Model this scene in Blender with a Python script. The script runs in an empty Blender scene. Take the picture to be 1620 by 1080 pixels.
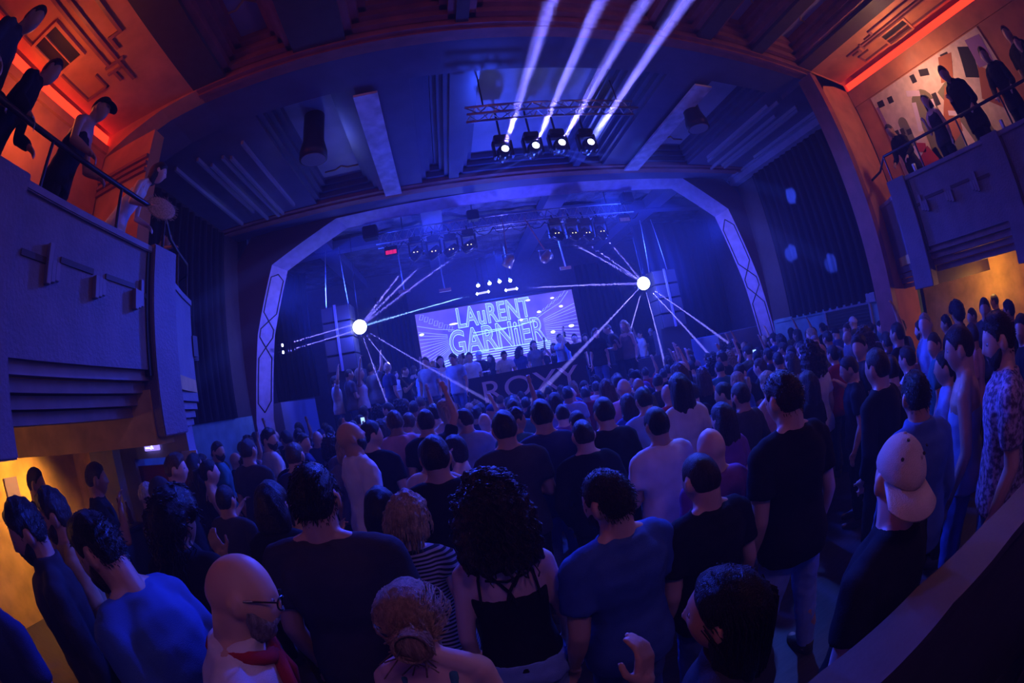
import bpy, bmesh, math, random
import numpy as np
from mathutils import Vector, Matrix
PI = math.pi
C = bpy.context.scene.collection
S = bpy.context.scene

# ---------------------------------------------------------------- camera
cd = bpy.data.cameras.new('camera')
cam = bpy.data.objects.new('camera', cd); C.objects.link(cam)
cd.type = 'PANO'; cd.sensor_width = 36; cd.sensor_fit = 'HORIZONTAL'
cc = cd
cc.panorama_type = 'FISHEYE_EQUISOLID'; cc.fisheye_lens = 15.0; cc.fisheye_fov = math.radians(200)
cd.clip_start = 0.05; cd.clip_end = 200
YAW, PITCH, ROLL = (math.radians(a) for a in (-8.39, 3.72, -10.49))
cam.matrix_world = Matrix.Translation((0, 0, 2.1)) @ (Matrix.Rotation(YAW, 4, 'Z') @ Matrix.Rotation(PITCH, 4, 'X')
    @ Matrix.Rotation(PI/2, 4, 'X') @ Matrix.Rotation(ROLL, 4, 'Z'))
S.camera = cam

# ---------------------------------------------------------------- world, exposure
w = bpy.data.worlds.new('world'); S.world = w; w.use_nodes = True
bg = w.node_tree.nodes['Background']
vsc = w.node_tree.nodes.new('ShaderNodeVolumeScatter'); vsc.inputs['Density'].default_value = .010; vsc.inputs['Color'].default_value = (.85,.85,1,1)   # stage haze filling the hall
w.node_tree.links.new(vsc.outputs[0], w.node_tree.nodes['World Output'].inputs['Volume']); bg.inputs[0].default_value = (0.05, 0.03, 0.16, 1); bg.inputs[1].default_value = 0.12
vs = S.view_settings
vs.view_transform = 'Standard'; vs.look = 'None'; vs.exposure = 0.0; vs.gamma = 1; vs.use_curve_mapping = False
cy = S.cycles
cy.volume_bounces = 0; cy.max_bounces = 6; cy.diffuse_bounces = 3; cy.glossy_bounces = 3; cy.transmission_bounces = 4
cy.volume_step_rate = 4.0; cy.volume_max_steps = 64
cy.sample_clamp_indirect = 3.0
cy.use_denoising = True; cy.use_adaptive_sampling = False

# ---------------------------------------------------------------- lights
def spot(name, a, b, deg, power, col=(0.16, 0.13, 1.0), size=0.03, blend=0.25):
    l = bpy.data.lights.new(name, 'SPOT'); l.energy = power; l.color = col
    l.spot_size = math.radians(deg); l.spot_blend = blend; l.shadow_soft_size = size
    o = bpy.data.objects.new(name, l); C.objects.link(o)
    a = Vector(a); b = Vector(b); o.location = a
    o.rotation_euler = (b - a).to_track_quat('-Z', 'Y').to_euler()
    return o
def point(name, a, power, col, size=0.1):
    l = bpy.data.lights.new(name, 'POINT'); l.energy = power; l.color = col; l.shadow_soft_size = size
    o = bpy.data.objects.new(name, l); C.objects.link(o); o.location = a; return o
def area(name, a, b, sx, sy, power, col):
    l = bpy.data.lights.new(name, 'AREA'); l.shape = 'RECTANGLE'; l.size = sx; l.size_y = sy; l.energy = power; l.color = col
    o = bpy.data.objects.new(name, l); C.objects.link(o)
    a = Vector(a); b = Vector(b); o.location = a
    o.rotation_euler = (b - a).to_track_quat('-Z', 'Y').to_euler(); return o

BLUE = (0.02, 0.05, 1.0); VIO = (0.30, 0.16, 1.0); MAG = (0.75, 0.22, 0.75); AMB = (1.0, 0.42, 0.06); ORA = (1.0, 0.22, 0.05)
spot('stage_wash', (0.0, 9.0, 5.7), (0.2, 4.2, 1.0), 92, 3600, BLUE, .2, 1)
spot('stage_wash', (4.2, 9.0, 5.7), (3.4, 4.2, 1.0), 92, 3600, BLUE, .2, 1)
spot('stage_backwash', (1.9, 13.4, 5.9), (1.9, 11.0, 1.0), 140, 2200, BLUE, .25, 1)
spot('stage_side_wash', (-4.6, 9.9, 5.2), (1.5, 12.0, 2.5), 110, 2300, (.02,.05,1), .2, 1)
spot('stage_side_wash', (8.6, 9.9, 5.2), (2.5, 12.0, 2.5), 110, 2300, (.02,.05,1), .2, 1)
spot('stage_top_wash', (1.9, 9.6, 2.9), (1.9, 11.5, 6.3), 140, 900, (.07,.08,1), .2, 1)
spot('ceiling_wash', (1.9, 8.9, 3.2), (1.6, 6.6, 6.3), 84, 700, (.03,.07,1), .15, 1)
spot('reveal_wash', (1.9, 7.0, 4.6), (-4.4, 8.9, 3.8), 40, 1200, (.17,.15,1), .15, 1)  # pair of spots added to brighten the lattice reveals, no fixture built
spot('reveal_wash', (1.9, 7.0, 4.6), (8.2, 8.9, 3.6), 40, 1200, (.17,.15,1), .15, 1)
spot('side_wash', (1.9, 5.6, 5.3), (-3.0, 3.6, 2.7), 60, 130, (.08,.12,1), .15, 1)
spot('side_wash', (1.9, 5.6, 5.3), (6.9, 3.6, 2.7), 60, 170, (.14,.13,1), .15, 1)
spot('house_fill', (1.2, -2.2, 5.7), (0.9, 3.0, 1.0), 120, 74, (.74,.28,.88), .4, 1)
spot('coffer_fill', (1.7, -1.2, 3.2), (1.5, 2.4, 6.3), 120, 42, (1,.28,.5), .3, 1)  # added up-light for the near coffers, no fixture built
point('cove_glow_left', (-3.9, 1.6, 5.3), 22, ORA, .2)
point('cove_glow_right', (7.0, 1.5, 5.2), 18, ORA, .2)
point('mural_lamp', (6.9, 1.4, 5.3), 24, (1, .62, .45), .1)
spot('under_balcony_left', (-4.75, 2.75, 2.1), (-5.7, 2.3, .9), 125, 170, AMB, .06, 1)
point('under_balcony_left', (-4.4, 0.6, 1.95), 10, AMB, .08)
point('under_balcony_right', (8.2, 1.9, 1.85), 24, AMB, .08)
for a in ((8.3,6.75,4.85),(8.3,7.35,3.55),(8.3,6.1,3.0),(-4.6,5.6,3.6),(-4.6,5.7,2.5)):
    spot('curtain_gobo', (1.9, 5.7, 5.35), a, 4.0, 26000, (.05,.10,1), .01, .6)
point('added_ball_halo', (-2.0, 9.6, 3.65), 85, (.05,.08,1), .08)  # points added in front of the balls for a halo in the haze
point('added_ball_halo', (5.05, 9.6, 3.6), 190, (.05,.08,1), .08)
spot('floor_wash', (3.4, 5.5, 5.4), (1.3, 1.5, .4), 34, 1100, (.05,.12,1), .1, .8)  # added spot that brightens the floor round the man in jeans
# ---------------------------------------------------------------- materials
MATS = {}
def mat(name, col, rough=0.7, metal=0.0, emit=None, estr=0.0, noise=0.0, nscale=8.0, bump=0.0, bscale=60.0, spec=0.5, stretch=None, col2=None):
    if name in MATS: return MATS[name]
    m = bpy.data.materials.new(name); m.use_nodes = True; nt = m.node_tree; p = nt.nodes['Principled BSDF']
    p.inputs['Base Color'].default_value = (*col, 1); p.inputs['Roughness'].default_value = rough
    p.inputs['Metallic'].default_value = metal; p.inputs['Specular IOR Level'].default_value = spec
    if emit: p.inputs['Emission Color'].default_value = (*emit, 1); p.inputs['Emission Strength'].default_value = estr
    if noise or bump:
        tc = nt.nodes.new('ShaderNodeTexCoord'); mp = nt.nodes.new('ShaderNodeMapping')
        nt.links.new(tc.outputs['Object'], mp.inputs[0])
        if stretch: mp.inputs['Scale'].default_value = stretch
    if noise:
        n = nt.nodes.new('ShaderNodeTexNoise'); n.inputs['Scale'].default_value = nscale; n.inputs['Detail'].default_value = 5
        nt.links.new(mp.outputs[0], n.inputs['Vector'])
        mx = nt.nodes.new('ShaderNodeMix'); mx.data_type = 'RGBA'
        c2 = col2 or tuple(min(1, c*(1+noise)) for c in col); c1 = tuple(c*(1-noise) for c in col) if not col2 else col
        mx.inputs[6].default_value = (*c1, 1); mx.inputs[7].default_value = (*c2, 1)
        cr = nt.nodes.new('ShaderNodeMapRange'); cr.inputs[1].default_value = 0.35; cr.inputs[2].default_value = 0.65
        nt.links.new(n.outputs[0], cr.inputs[0]); nt.links.new(cr.outputs[0], mx.inputs[0]); nt.links.new(mx.outputs[2], p.inputs['Base Color'])
    if bump:
        n2 = nt.nodes.new('ShaderNodeTexNoise'); n2.inputs['Scale'].default_value = bscale; n2.inputs['Detail'].default_value = 4
        nt.links.new(mp.outputs[0], n2.inputs['Vector']); b = nt.nodes.new('ShaderNodeBump'); b.inputs['Strength'].default_value = bump
        b.inputs['Distance'].default_value = 0.02
        nt.links.new(n2.outputs[0], b.inputs['Height']); nt.links.new(b.outputs[0], p.inputs['Normal'])
    MATS[name] = m; return m

# ---------------------------------------------------------------- mesh helpers
class MB:
    def __init__(s): s.v = []; s.f = []; s.mi = []; s.m = []
    def add(s, vs, fs, m=None):
        n = len(s.v); s.v += [tuple(p) for p in vs]; s.f += [tuple(i+n for i in q) for q in fs]
        k = 0
        if m is not None:
            if m not in s.m: s.m.append(m)
            k = s.m.index(m)
        s.mi += [k]*len(fs); return s
    def box(s, a, b, m=None, rot=None, at=None):
        vs = [Vector((x, y, z)) for x in (a[0], b[0]) for y in (a[1], b[1]) for z in (a[2], b[2])]
        if rot is not None: c = Vector(at) if at else sum(vs, Vector())/8; vs = [c + rot @ (v-c) for v in vs]
        return s.add(vs, [(0,1,3,2),(4,6,7,5),(0,4,5,1),(2,3,7,6),(0,2,6,4),(1,5,7,3)], m)
    def tube(s, pts, r, n=10, m=None, closed=False):
        pts = [Vector(p) for p in pts]; rr = r if isinstance(r, (list, tuple)) else [r]*len(pts); vs = []; fs = []
        up = None; L = len(pts)
        for i, p in enumerate(pts):
            d = (pts[min(i+1, L-1)] - pts[max(i-1, 0)]).normalized()
            if up is None: up = Vector((0,0,1)) if abs(d.z) < .9 else Vector((1,0,0))
            u = d.cross(up).normalized(); up = u.cross(d).normalized()
            for k in range(n):
                a = 2*PI*k/n; vs.append(p + (u*math.cos(a) + up*math.sin(a))*rr[i])
        for i in range(L-1):
            for k in range(n): fs.append((i*n+k, i*n+(k+1)%n, (i+1)*n+(k+1)%n, (i+1)*n+k))
        fs += [tuple(range(n-1, -1, -1)), tuple(range((L-1)*n, L*n))]
        return s.add(vs, fs, m)
    def lathe(s, prof, o=(0,0,0), n=20, m=None, rot=None):   # prof: (r, z)
        o = Vector(o); vs = []; fs = []
        for r, z in prof:
            for k in range(n):
                v = Vector((r*math.cos(2*PI*k/n), r*math.sin(2*PI*k/n), z)); vs.append(o + (rot @ v if rot is not None else v))
        for i in range(len(prof)-1):
            for k in range(n): fs.append((i*n+k, i*n+(k+1)%n, (i+1)*n+(k+1)%n, (i+1)*n+k))
        fs += [tuple(range(n-1, -1, -1)), tuple(range((len(prof)-1)*n, len(prof)*n))]
        return s.add(vs, fs, m)
    def prism(s, poly, z0, z1, m=None, axis=2):              # closed 2-D outline extruded along an axis
        n = len(poly)
        def P(p, z): return (p[0], p[1], z) if axis == 2 else ((p[0], z, p[1]) if axis == 1 else (z, p[0], p[1]))
        vs = [P(p, z0) for p in poly] + [P(p, z1) for p in poly]
        fs = [tuple(range(n-1, -1, -1)), tuple(range(n, 2*n))] + [(i, (i+1)%n, n+(i+1)%n, n+i) for i in range(n)]
        return s.add(vs, fs, m)
    def strip(s, path, z0, z1, t, m=None):                   # wall of thickness t along a plan path
        P = [Vector((p[0], p[1])) for p in path]; L = len(P); off = []
        for i in range(L):
            d = (P[min(i+1, L-1)] - P[max(i-1, 0)]).normalized(); off.append(P[i] + Vector((-d.y, d.x))*t)
        for i in range(L-1):
            q = [P[i], P[i+1], off[i+1], off[i]]
            vs = [(a.x, a.y, z) for z in (z0, z1) for a in q]
            s.add(vs, [(0,1,2,3),(7,6,5,4),(0,4,5,1),(1,5,6,2),(2,6,7,3),(3,7,4,0)], m)
        return s
    def build(s, name, m=None, parent=None, smooth=False, loc=None, bevel=0):
        me = bpy.data.meshes.new(name); me.from_pydata(s.v, [], s.f); me.validate()
        ms = s.m or [m]
        for x in ms: me.materials.append(x)
        if s.m and len(me.polygons) == len(s.mi): me.polygons.foreach_set('material_index', s.mi)
        bm = bmesh.new(); bm.from_mesh(me); bmesh.ops.recalc_face_normals(bm, faces=bm.faces)
        if bevel: bmesh.ops.bevel(bm, geom=list(bm.edges), offset=bevel, segments=2, affect='EDGES', clamp_overlap=True)
        bm.to_mesh(me); bm.free()
        if smooth: me.shade_smooth()
        o = bpy.data.objects.new(name, me); C.objects.link(o)
        if parent is not None: o.parent = parent
        if loc is not None: o.location = loc
        return o
def tag(o, label, cat, group=None, kind=None):
    o['label'] = label; o['category'] = cat
    if group: o['group'] = group
    if kind: o['kind'] = kind
    return o
def struct(o): o['kind'] = 'structure'; return o
def empty(name, loc=(0,0,0), rz=0):
    o = bpy.data.objects.new(name, None); C.objects.link(o); o.location = loc; o.rotation_euler = (0,0,rz); o.empty_display_size = .1; return o
def copy_tree(o, parent=None):
    c = o.copy(); C.objects.link(c); c.parent = parent
    for ch in list(o.children): copy_tree(ch, c)
    return c
def aim(a, b): return (Vector(b) - Vector(a)).to_track_quat('-Z', 'Y').to_euler()
# ---------------------------------------------------------------- the hall: shell
wallp = mat('plaster_grey_blue', (.30,.32,.42), .75, noise=.12, nscale=3, bump=.15, bscale=40)
ceilp = mat('ceiling_plaster', (.34,.34,.42), .38, noise=.12, nscale=2, bump=.1, bscale=30)
trimr = mat('ceiling_trim_oxblood', (.30,.10,.09), .45, noise=.15, nscale=5)
gloss = mat('beam_gloss_paint', (.10,.11,.19), .28, noise=.1, nscale=3)
orange = mat('orange_plaster', (.62,.25,.11), .8, noise=.15, nscale=2.5)
ochre = mat('ochre_plaster', (.62,.42,.16), .75, noise=.22, nscale=3)
teal = mat('teal_dado_paint', (.16,.34,.40), .7, noise=.15, nscale=4)
dark = mat('dark_brown_paint', (.06,.045,.05), .6, noise=.1)
black = mat('black_paint', (.015,.015,.018), .5)
velvet = mat('black_curtain_velvet', (.012,.013,.028), .9, bump=.3, bscale=4, stretch=(14,14,.3))
balc = mat('balcony_paint_grey', (.17,.155,.21), .6, noise=.1, nscale=4, bump=.25, bscale=35)
balm = mat('balcony_moulding_paint', (.22,.20,.26), .5, noise=.1)
brass = mat('ornament_ochre', (.55,.36,.16), .5)
metal = mat('truss_metal', (.45,.46,.5), .3, .9)
blackm = mat('black_metal', (.03,.03,.035), .4, .3)
floorm = mat('floor_dark_boards', (.05,.045,.05), .45, noise=.2, nscale=5, stretch=(1,8,1))
XL, XR, ZC = -4.7, 8.4, 6.1

struct(MB().box((-6.5,-3.2,-.2),(10.5,16,0), floorm).build('floor'))
# walls
b = MB(); b.box((-5.0,3.9,2.05),(XL,8.72,6.6), dark); b.box((-5.0,3.9,0),(XL,8.72,2.05), teal); struct(b.build('wall_left'))
b = MB(); b.box((XR,3.9,2.0),(XR+.3,8.72,6.6), dark); b.box((XR,3.9,0),(XR+.3,8.72,2.0), teal)
b.box((XR-.05,4.6,1.93),(XR,8.6,2.02), teal); struct(b.build('wall_right'))
# rear walls of the balcony bays
b = MB(); b.box((-5.9,-3.2,2.3),(-5.7,3.9,6.6), orange); b.box((-5.9,-3.2,0),(-5.7,3.9,2.3), ochre); struct(b.build('wall_left_bay'))
b = MB(); b.box((8.9,-3.2,2.3),(9.1,3.9,6.6), orange); b.box((8.9,-3.2,0),(9.1,3.9,2.3), ochre); struct(b.build('wall_right_bay'))
b = MB(); b.box((-5.9,-3.2,0),(9.1,-3.0,6.6), dark); struct(b.build('wall_back'))
# low cross walls under the balconies, toward the stage: doorway on the left
b = MB()
b.box((-4.7,3.95,0),(-4.15,4.15,2.9), wallp); b.box((-5.7,3.9,0),(-5.0,4.15,2.3), ochre); b.box((-4.15,3.95,1.75),(-3.1,4.1,2.9), wallp)
b.box((-4.68,3.52,0),(-4.12,3.66,2.3), wallp)
struct(b.build('wall_left_cross'))
# ceiling slab and coffer grid
CX1 = [(-2.35,-1.40),(-.75,.55),(.70,3.15),(3.30,3.90),(4.15,5.0),(5.25,6.2)]
CX2 = [(-2.30,-.95),(-.05,.50),(.70,3.15),(3.30,3.85),(4.75,6.15)]
Z2 = ZC + .38
b = MB(); b.box((-6,-3.2,Z2),(10.5,8.9,Z2+.15), ceilp)
def grid(b, xs, x0, x1, y0, y1, m):
    e = [x0] + [q for r in xs for q in r] + [x1]
    for i in range(0, len(e), 2): b.box((e[i], y0, ZC), (e[i+1], y1, Z2), m)
b2 = MB()
grid(b2, CX1, -2.85, 6.6, -3.0, 3.52, dark); grid(b, CX2, -4.7, 8.4, 4.5, 7.9, gloss)
struct(b.build('ceiling')); struct(b2.build('ceiling_coffer_beams'))
# stepped mouldings round every coffer
b = MB()
for xs, y0, y1, m in ((CX1,-3.0,3.5,trimr),(CX2,4.52,7.88,gloss)):
    for x0, x1 in xs:
        for k, (i, z) in enumerate(((.0,ZC+.06),(.09,ZC+.16),(.18,ZC+.26))):
            for q in (((x0+i,y0),(x0+i+.09,y1)),((x1-i-.09,y0),(x1-i,y1)),((x0,y1-i-.09),(x1,y1-i))):
                b.box((q[0][0],q[0][1],z),(q[1][0],q[1][1],Z2), m)
struct(b.build('trim_coffers'))
# zigzag ornaments inside the coffers
def zig(b, cx, y, w, m):
    P = [(-.5,0),(-.18,0),(.02,-.16),(.18,-.02),(.5,-.02)]
    for p, q in zip(P[:-1], P[1:]): b.tube([(cx+p[0]*w, y+p[1]*w, Z2-.01), (cx+q[0]*w, y+q[1]*w, Z2-.01)], .018, 6, m)
b = MB()
for cx, y, w in ((-1.85,2.75,.75),(-.1,2.75,.9),(4.6,2.75,.6),(5.7,2.7,.7),(.22,7.3,.4),(3.57,7.3,.45),(5.4,7.3,.8),(-1.6,7.3,.7)): zig(b, cx, y, w, brass)
struct(b.build('trim_zigzag'))
# cross beams: near beam with a blue painted soffit, red-brown mouldings, curving down at both ends
def arch(x0, x1, dl, dr):
    P = []
    for i in range(9): t = i/8; P.append((x0 + (x1-x0)*0 + dl*(1-t)*1.0, ZC - .75*(1-t)**2))
    return P
b = MB()
b.box((-2.8,3.82,ZC-.02),(6.55,4.5,Z2), gloss); b.box((-2.8,3.52,ZC-.03),(6.6,3.82,Z2), trimr); b.box((-2.8,3.60,ZC-.06),(6.6,3.68,ZC-.03), trimr)
P = [(-2.8,ZC-.02),(-3.4,ZC-.06),(-4.0,ZC-.2),(-4.7,ZC-.42),(-5.3,ZC-.7),(-5.9,ZC-1.1),(-5.9,Z2),(-2.8,Z2)]
b.prism(P, 3.52, 3.82, orange, 1); b.prism(P, 3.82, 4.5, gloss, 1)
P = [(6.55,ZC-.02),(6.6,ZC-.5),(6.75,ZC-.3),(7.2,ZC-.2),(8.9,ZC-.2),(8.9,Z2),(6.55,Z2)]
b.prism(P, 3.52, 3.82, orange, 1); b.box((6.55,3.82,ZC-.1),(8.4,4.5,Z2), gloss)
struct(b.build('ceiling_beam'))
b = MB()   # proscenium beam
b.box((-4.7,7.88,ZC-.02),(8.4,8.3,Z2), trimr); b.box((-4.7,8.0,ZC-.06),(8.4,8.1,ZC-.02), trimr); b.box((-4.7,8.3,ZC),(8.4,8.75,Z2), gloss)
struct(b.build('ceiling_beam_stage'))
# piers carrying the near beam
b = MB(); b.box((6.55,3.52,0),(7.7,3.84,ZC-.05), orange); b.box((6.45,3.5,0),(6.62,3.86,ZC-.1), trimr); struct(b.build('wall_pier_right'))
b = MB(); b.box((-5.7,3.55,3.2),(-3.45,3.8,5.75), orange)
for z in (5.1,5.2,5.3): b.box((-5.7,3.5,z),(-3.45,3.55,z+.05), trimr)
struct(b.build('wall_pier_left'))
# orange side ceilings of the balcony bays with geometric mouldings
def sideceil(s, x0, x1, name):
    b = MB(); a, c = min(x0,x1), max(x0,x1)
    b.box((a,-3,ZC),(c,3.52,ZC+.12), orange)
    mo = []
    def M(u0, y0, u1, y1, h=.035):    # u from the hall edge to the wall
        xa, xb = x0 + (x1-x0)*u0, x0 + (x1-x0)*u1
        b.box((min(xa,xb),y0,ZC-h),(max(xa,xb),y1,ZC), dark if False else trimr)
    for u, y1 in ((.16,1.9),(.34,2.3),(.44,2.3)): M(u,-2.5,u+.03,y1)
    M(.16,1.9,.30,1.95); M(.27,1.95,.30,2.15); M(.30,2.3,.50,2.34); M(.36,2.42,.52,2.46); M(.34,2.34,.37,2.75); M(.44,2.46,.47,2.65)
    M(.85,-2.5,.87,2.6); M(.6,2.58,.87,2.62); M(.6,2.3,.62,2.62)
    struct(b.build(name))
    cx = (x0 + (x1-x0)*.70); f = MB(); f.box((cx-.24,1.17,ZC-.03),(cx+.24,1.87,ZC), orange)
    e = empty('ceiling_vent', (cx,1.5,ZC-.03)); f = MB()
    for q in (((-.26,-.38),(.26,-.33)),((-.26,.33),(.26,.38)),((-.26,-.33),(-.21,.33)),((.21,-.33),(.26,.33)),((-.01,-.33),(.01,.33))):
        f.box((q[0][0],q[0][1],-.02),(q[1][0],q[1][1],.03), orange)
    f.build('frame', None, e); MB().box((-.21,-.33,0),(.21,.33,.028), black).build('grille', None, e)
    return e
redled = mat('red_led_strip', (.5,.02,.01), .5, emit=(1,.03,.01), estr=2.6)
e = sideceil(-1, -2.85, -4.45, 'ceiling_left_bay'); tag(e, 'square black ceiling vent in the orange ceiling above the capped man', 'vent')
e = sideceil(1, 6.6, 7.65, 'ceiling_right_bay'); tag(e, 'black ceiling vent in the orange ceiling above the balcony mural', 'vent')
struct(MB().box((-5.7,-3,ZC-.32),(-4.45,3.52,ZC-.2), orange).build('ceiling_left_cove'))
struct(MB().box((7.75,-3,ZC-.32),(8.9,3.52,ZC-.2), orange).build('ceiling_right_cove'))
tag(MB().box((-4.62,-3,ZC-.19),(-4.5,3.5,ZC-.02), redled).build('led_strip'), 'glowing red cove light strip over the balcony with the capped man', 'light strip')
tag(MB().box((7.8,-3,ZC-.19),(7.9,3.5,ZC-.02), redled).build('led_strip'), 'glowing red cove light strip above the mural wall', 'light strip')
# bay wall on the right carries the mural
b = MB(); b.box((7.72,-3,5.55),(7.95,3.52,ZC-.2), orange); b.box((7.75,-3,2.3),(7.95,3.52,5.55), orange); struct(b.build('wall_right_mural'))
b = MB(); b.box((-4.7,-3,2.3),(-4.5,3.52,ZC-.3), orange); struct(b.build('wall_left_upper'))
# slatted ceiling strips of the stage-side bay
slat = mat('slat_gloss_paint', (.35,.36,.45), .12)
b = MB()
for x, y0, y1 in ((-2.75,5.0,7.6),(-3.1,5.3,7.85),(-3.22,5.2,7.9),(-3.5,5.3,7.9),(-3.62,5.0,7.4),(-4.1,5.0,7.8)): b.box((x,y0,ZC-.07),(x+.045,y1,ZC), slat)
for x, y0, y1 in ((7.9,4.7,7.2),(7.35,4.8,7.9),(7.2,4.7,7.8),(6.95,5.2,8.0),(6.6,4.7,7.6),(6.45,4.9,7.4)): b.box((x,y0,ZC-.07),(x+.045,y1,ZC), slat)
struct(b.build('trim_ceiling_slats'))
b = MB(); b.box((8.12,4.6,ZC-.22),(8.4,8.7,ZC-.02), wallp); b.box((8.05,4.6,ZC-.06),(8.4,8.7,ZC), wallp); struct(b.build('trim_right_cornice'))
# curtains on the side walls
def pleated(x, side, y0, y1, z0, z1, name):
    n = 90; vs = []; fs = []
    for k in range(n+1):
        y = y0 + (y1-y0)*k/n; d = .05 + .035*math.sin(k*.9) + .012*math.sin(k*2.3+1)
        for z, g in ((z0,1.25),(z1,1)): vs.append((x + side*d*g, y, z))
    fs = [(2*k,2*k+1,2*k+3,2*k+2) for k in range(n)]
    m = MB().add(vs, fs, velvet); o = m.build(name, smooth=True)
    sm = o.modifiers.new('t','SOLIDIFY'); sm.thickness = .012
    return o
tag(pleated(XL,1,4.7,7.95,2.06,ZC-.1,'stage_curtain'), 'black pleated curtain on the left wall behind the curved balcony end', 'curtain')
tag(pleated(XR,-1,4.86,7.95,1.98,ZC-.05,'stage_curtain'), 'wide black pleated curtain on the right wall above the vent', 'curtain')
# wall vent below the right curtain
e = empty('wall_vent', (XR-.02,5.95,1.72)); tag(e, 'dark louvred wall vent below the right curtain', 'vent')
f = MB(); f.box((-.04,-.75,.22),(.02,.75,.27), wallp); f.box((-.04,-.75,-.27),(.02,.75,-.22), wallp); f.box((-.04,-.75,-.22),(.02,-.7,.22), wallp); f.box((-.04,.7,-.22),(.02,.75,.22), wallp); f.build('frame', None, e)
f = MB(); f.box((0,-.7,-.22),(.015,.7,.22), black)
for k in range(6): f.box((-.03,-.7,-.2+k*.075),(.0,.7,-.18+k*.075), blackm)
f.build('louvre', None, e)
tag(MB().box((XR-.12,4.98,1.95),(XR,5.25,2.15), wallp).build('junction_box', bevel=.01), 'pale box on the right wall at the curtain corner', 'box')
# ---------------------------------------------------------------- proscenium and stage house
OUT = [(-4.7,0),(-4.7,Z2),(8.4+.3,Z2),(8.4+.3,0)]
inn = [(-4.62,0),(-4.62,1.86),(-4.25,3.8),(-3.75,5.3),(-2.1,ZC-.05),(1.9,ZC),(6.5,ZC),(7.75,5.2),(8.2,3.2),(8.45,1.2),(8.45,0)]
# splayed reveal from Y=8.72 to 9.05
def ring(b, A, y0, B, y1, m):
    n = len(A); vs = [(p[0],y0,p[1]) for p in A] + [(p[0],y1,p[1]) for p in B]
    b.add(vs, [(i,i+1,n+i+1,n+i) for i in range(n-1)], m)
lav = mat('proscenium_lavender', (.40,.38,.62), .55, noise=.12, nscale=6)
c0 = (1.9,3.0)
inB = [(c0[0]+(x-c0[0])*.955, z if i in (0,len(inn)-1) else c0[1]+(z-c0[1])*.955) for i,(x,z) in enumerate(inn)]
b = MB(); ring(b, inn, 8.72, inB, 9.1, lav)
n = len(inn)
outer = [(-4.9,0),(-4.9,1.86),(-4.9,3.8),(-4.9,5.3),(-4.0,Z2),(1.9,Z2),(7.6,Z2),(8.7,5.2),(8.7,3.2),(8.7,1.2),(8.7,0)]
ring(b, outer, 8.7, inn, 8.72, mat('proscenium_front_maroon', (.10,.035,.045), .6)); ring(b, outer, 9.25, inB, 9.1, dark)
struct(b.build('wall_proscenium'))
# lattice of dark lozenge mouldings on the reveal
b = MB()
def onrev(i, t, u):   # i: edge of inn, t along, u across
    a = Vector((inn[i][0],8.72,inn[i][1])).lerp(Vector((inn[i+1][0],8.72,inn[i+1][1])), t)
    c = Vector((inB[i][0],9.1,inB[i][1])).lerp(Vector((inB[i+1][0],9.1,inB[i+1][1])), t)
    return a.lerp(c, u)
def seq(chain, lo, hi):   # alternate long and short lozenges along consecutive edges
    tot = [(i,k/10) for i in chain for k in range(10)]; N = len(tot)
    def Q(s, u): s = max(0, min(N-1.001, s)); i, t = tot[int(s)]; return onrev(i, min(1, t+(s-int(s))*.1), u)
    s = lo; 
    while s < hi:
        for L in (7.5, 3.5):
            e = s + L
            for u0, u1 in ((.5,.12),(.5,.88)):
                b.tube([Q(s,u0),Q(s+1.2,u1),Q(e-1.2,u1),Q(e,u0)], .016, 6, black)
            s = e
            if s > hi: break
seq([1,2], 1, 17); seq([7,8], 1, 17)
struct(b.build('trim_lattice'))
# stage house
stagew = mat('stage_wall_dark', (.06,.065,.11), .8, noise=.1)
foil = mat('crumpled_foil_ceiling', (.30,.32,.42), .22, .6, bump=1.0, bscale=3.0, noise=.4, nscale=2.5)
stp = mat('stage_plinth_blue', (.22,.26,.45), .7)
b = MB(); b.box((-5.6,9.1,0),(-5.4,15.6,6.6), stagew); b.box((9.4,9.1,0),(9.6,15.6,6.6), stagew); b.box((-5.6,15.4,0),(9.6,15.6,6.6), stagew)
b.box((-5.4,9.25,0),(-4.7,9.3,6.6), stagew); b.box((8.6,9.25,0),(9.4,9.3,6.6), stagew)
struct(b.build('wall_stage'))
b = MB()
vs = []; nx, ny = 34, 18; rnd = random.Random(4)
for j in range(ny):
    for i in range(nx): vs.append((-5.4+14.8*i/(nx-1), 9.1+6.3*j/(ny-1), 6.35+rnd.uniform(-.06,.06)))
b.add(vs, [(j*nx+i, j*nx+i+1, (j+1)*nx+i+1, (j+1)*nx+i) for j in range(ny-1) for i in range(nx-1)], foil)
for x in (-3.2,-.2,2.9,6.2): b.box((x,9.1,6.0),(x+.5,15.4,6.3), gloss)
b.box((-5.4,10.6,5.95),(9.4,10.9,6.25), gloss)
struct(b.build('ceiling_stage'))
struct(MB().box((-5.4,9.15,0),(9.4,15.4,.95), stagew).build('floor_stage'))
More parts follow.
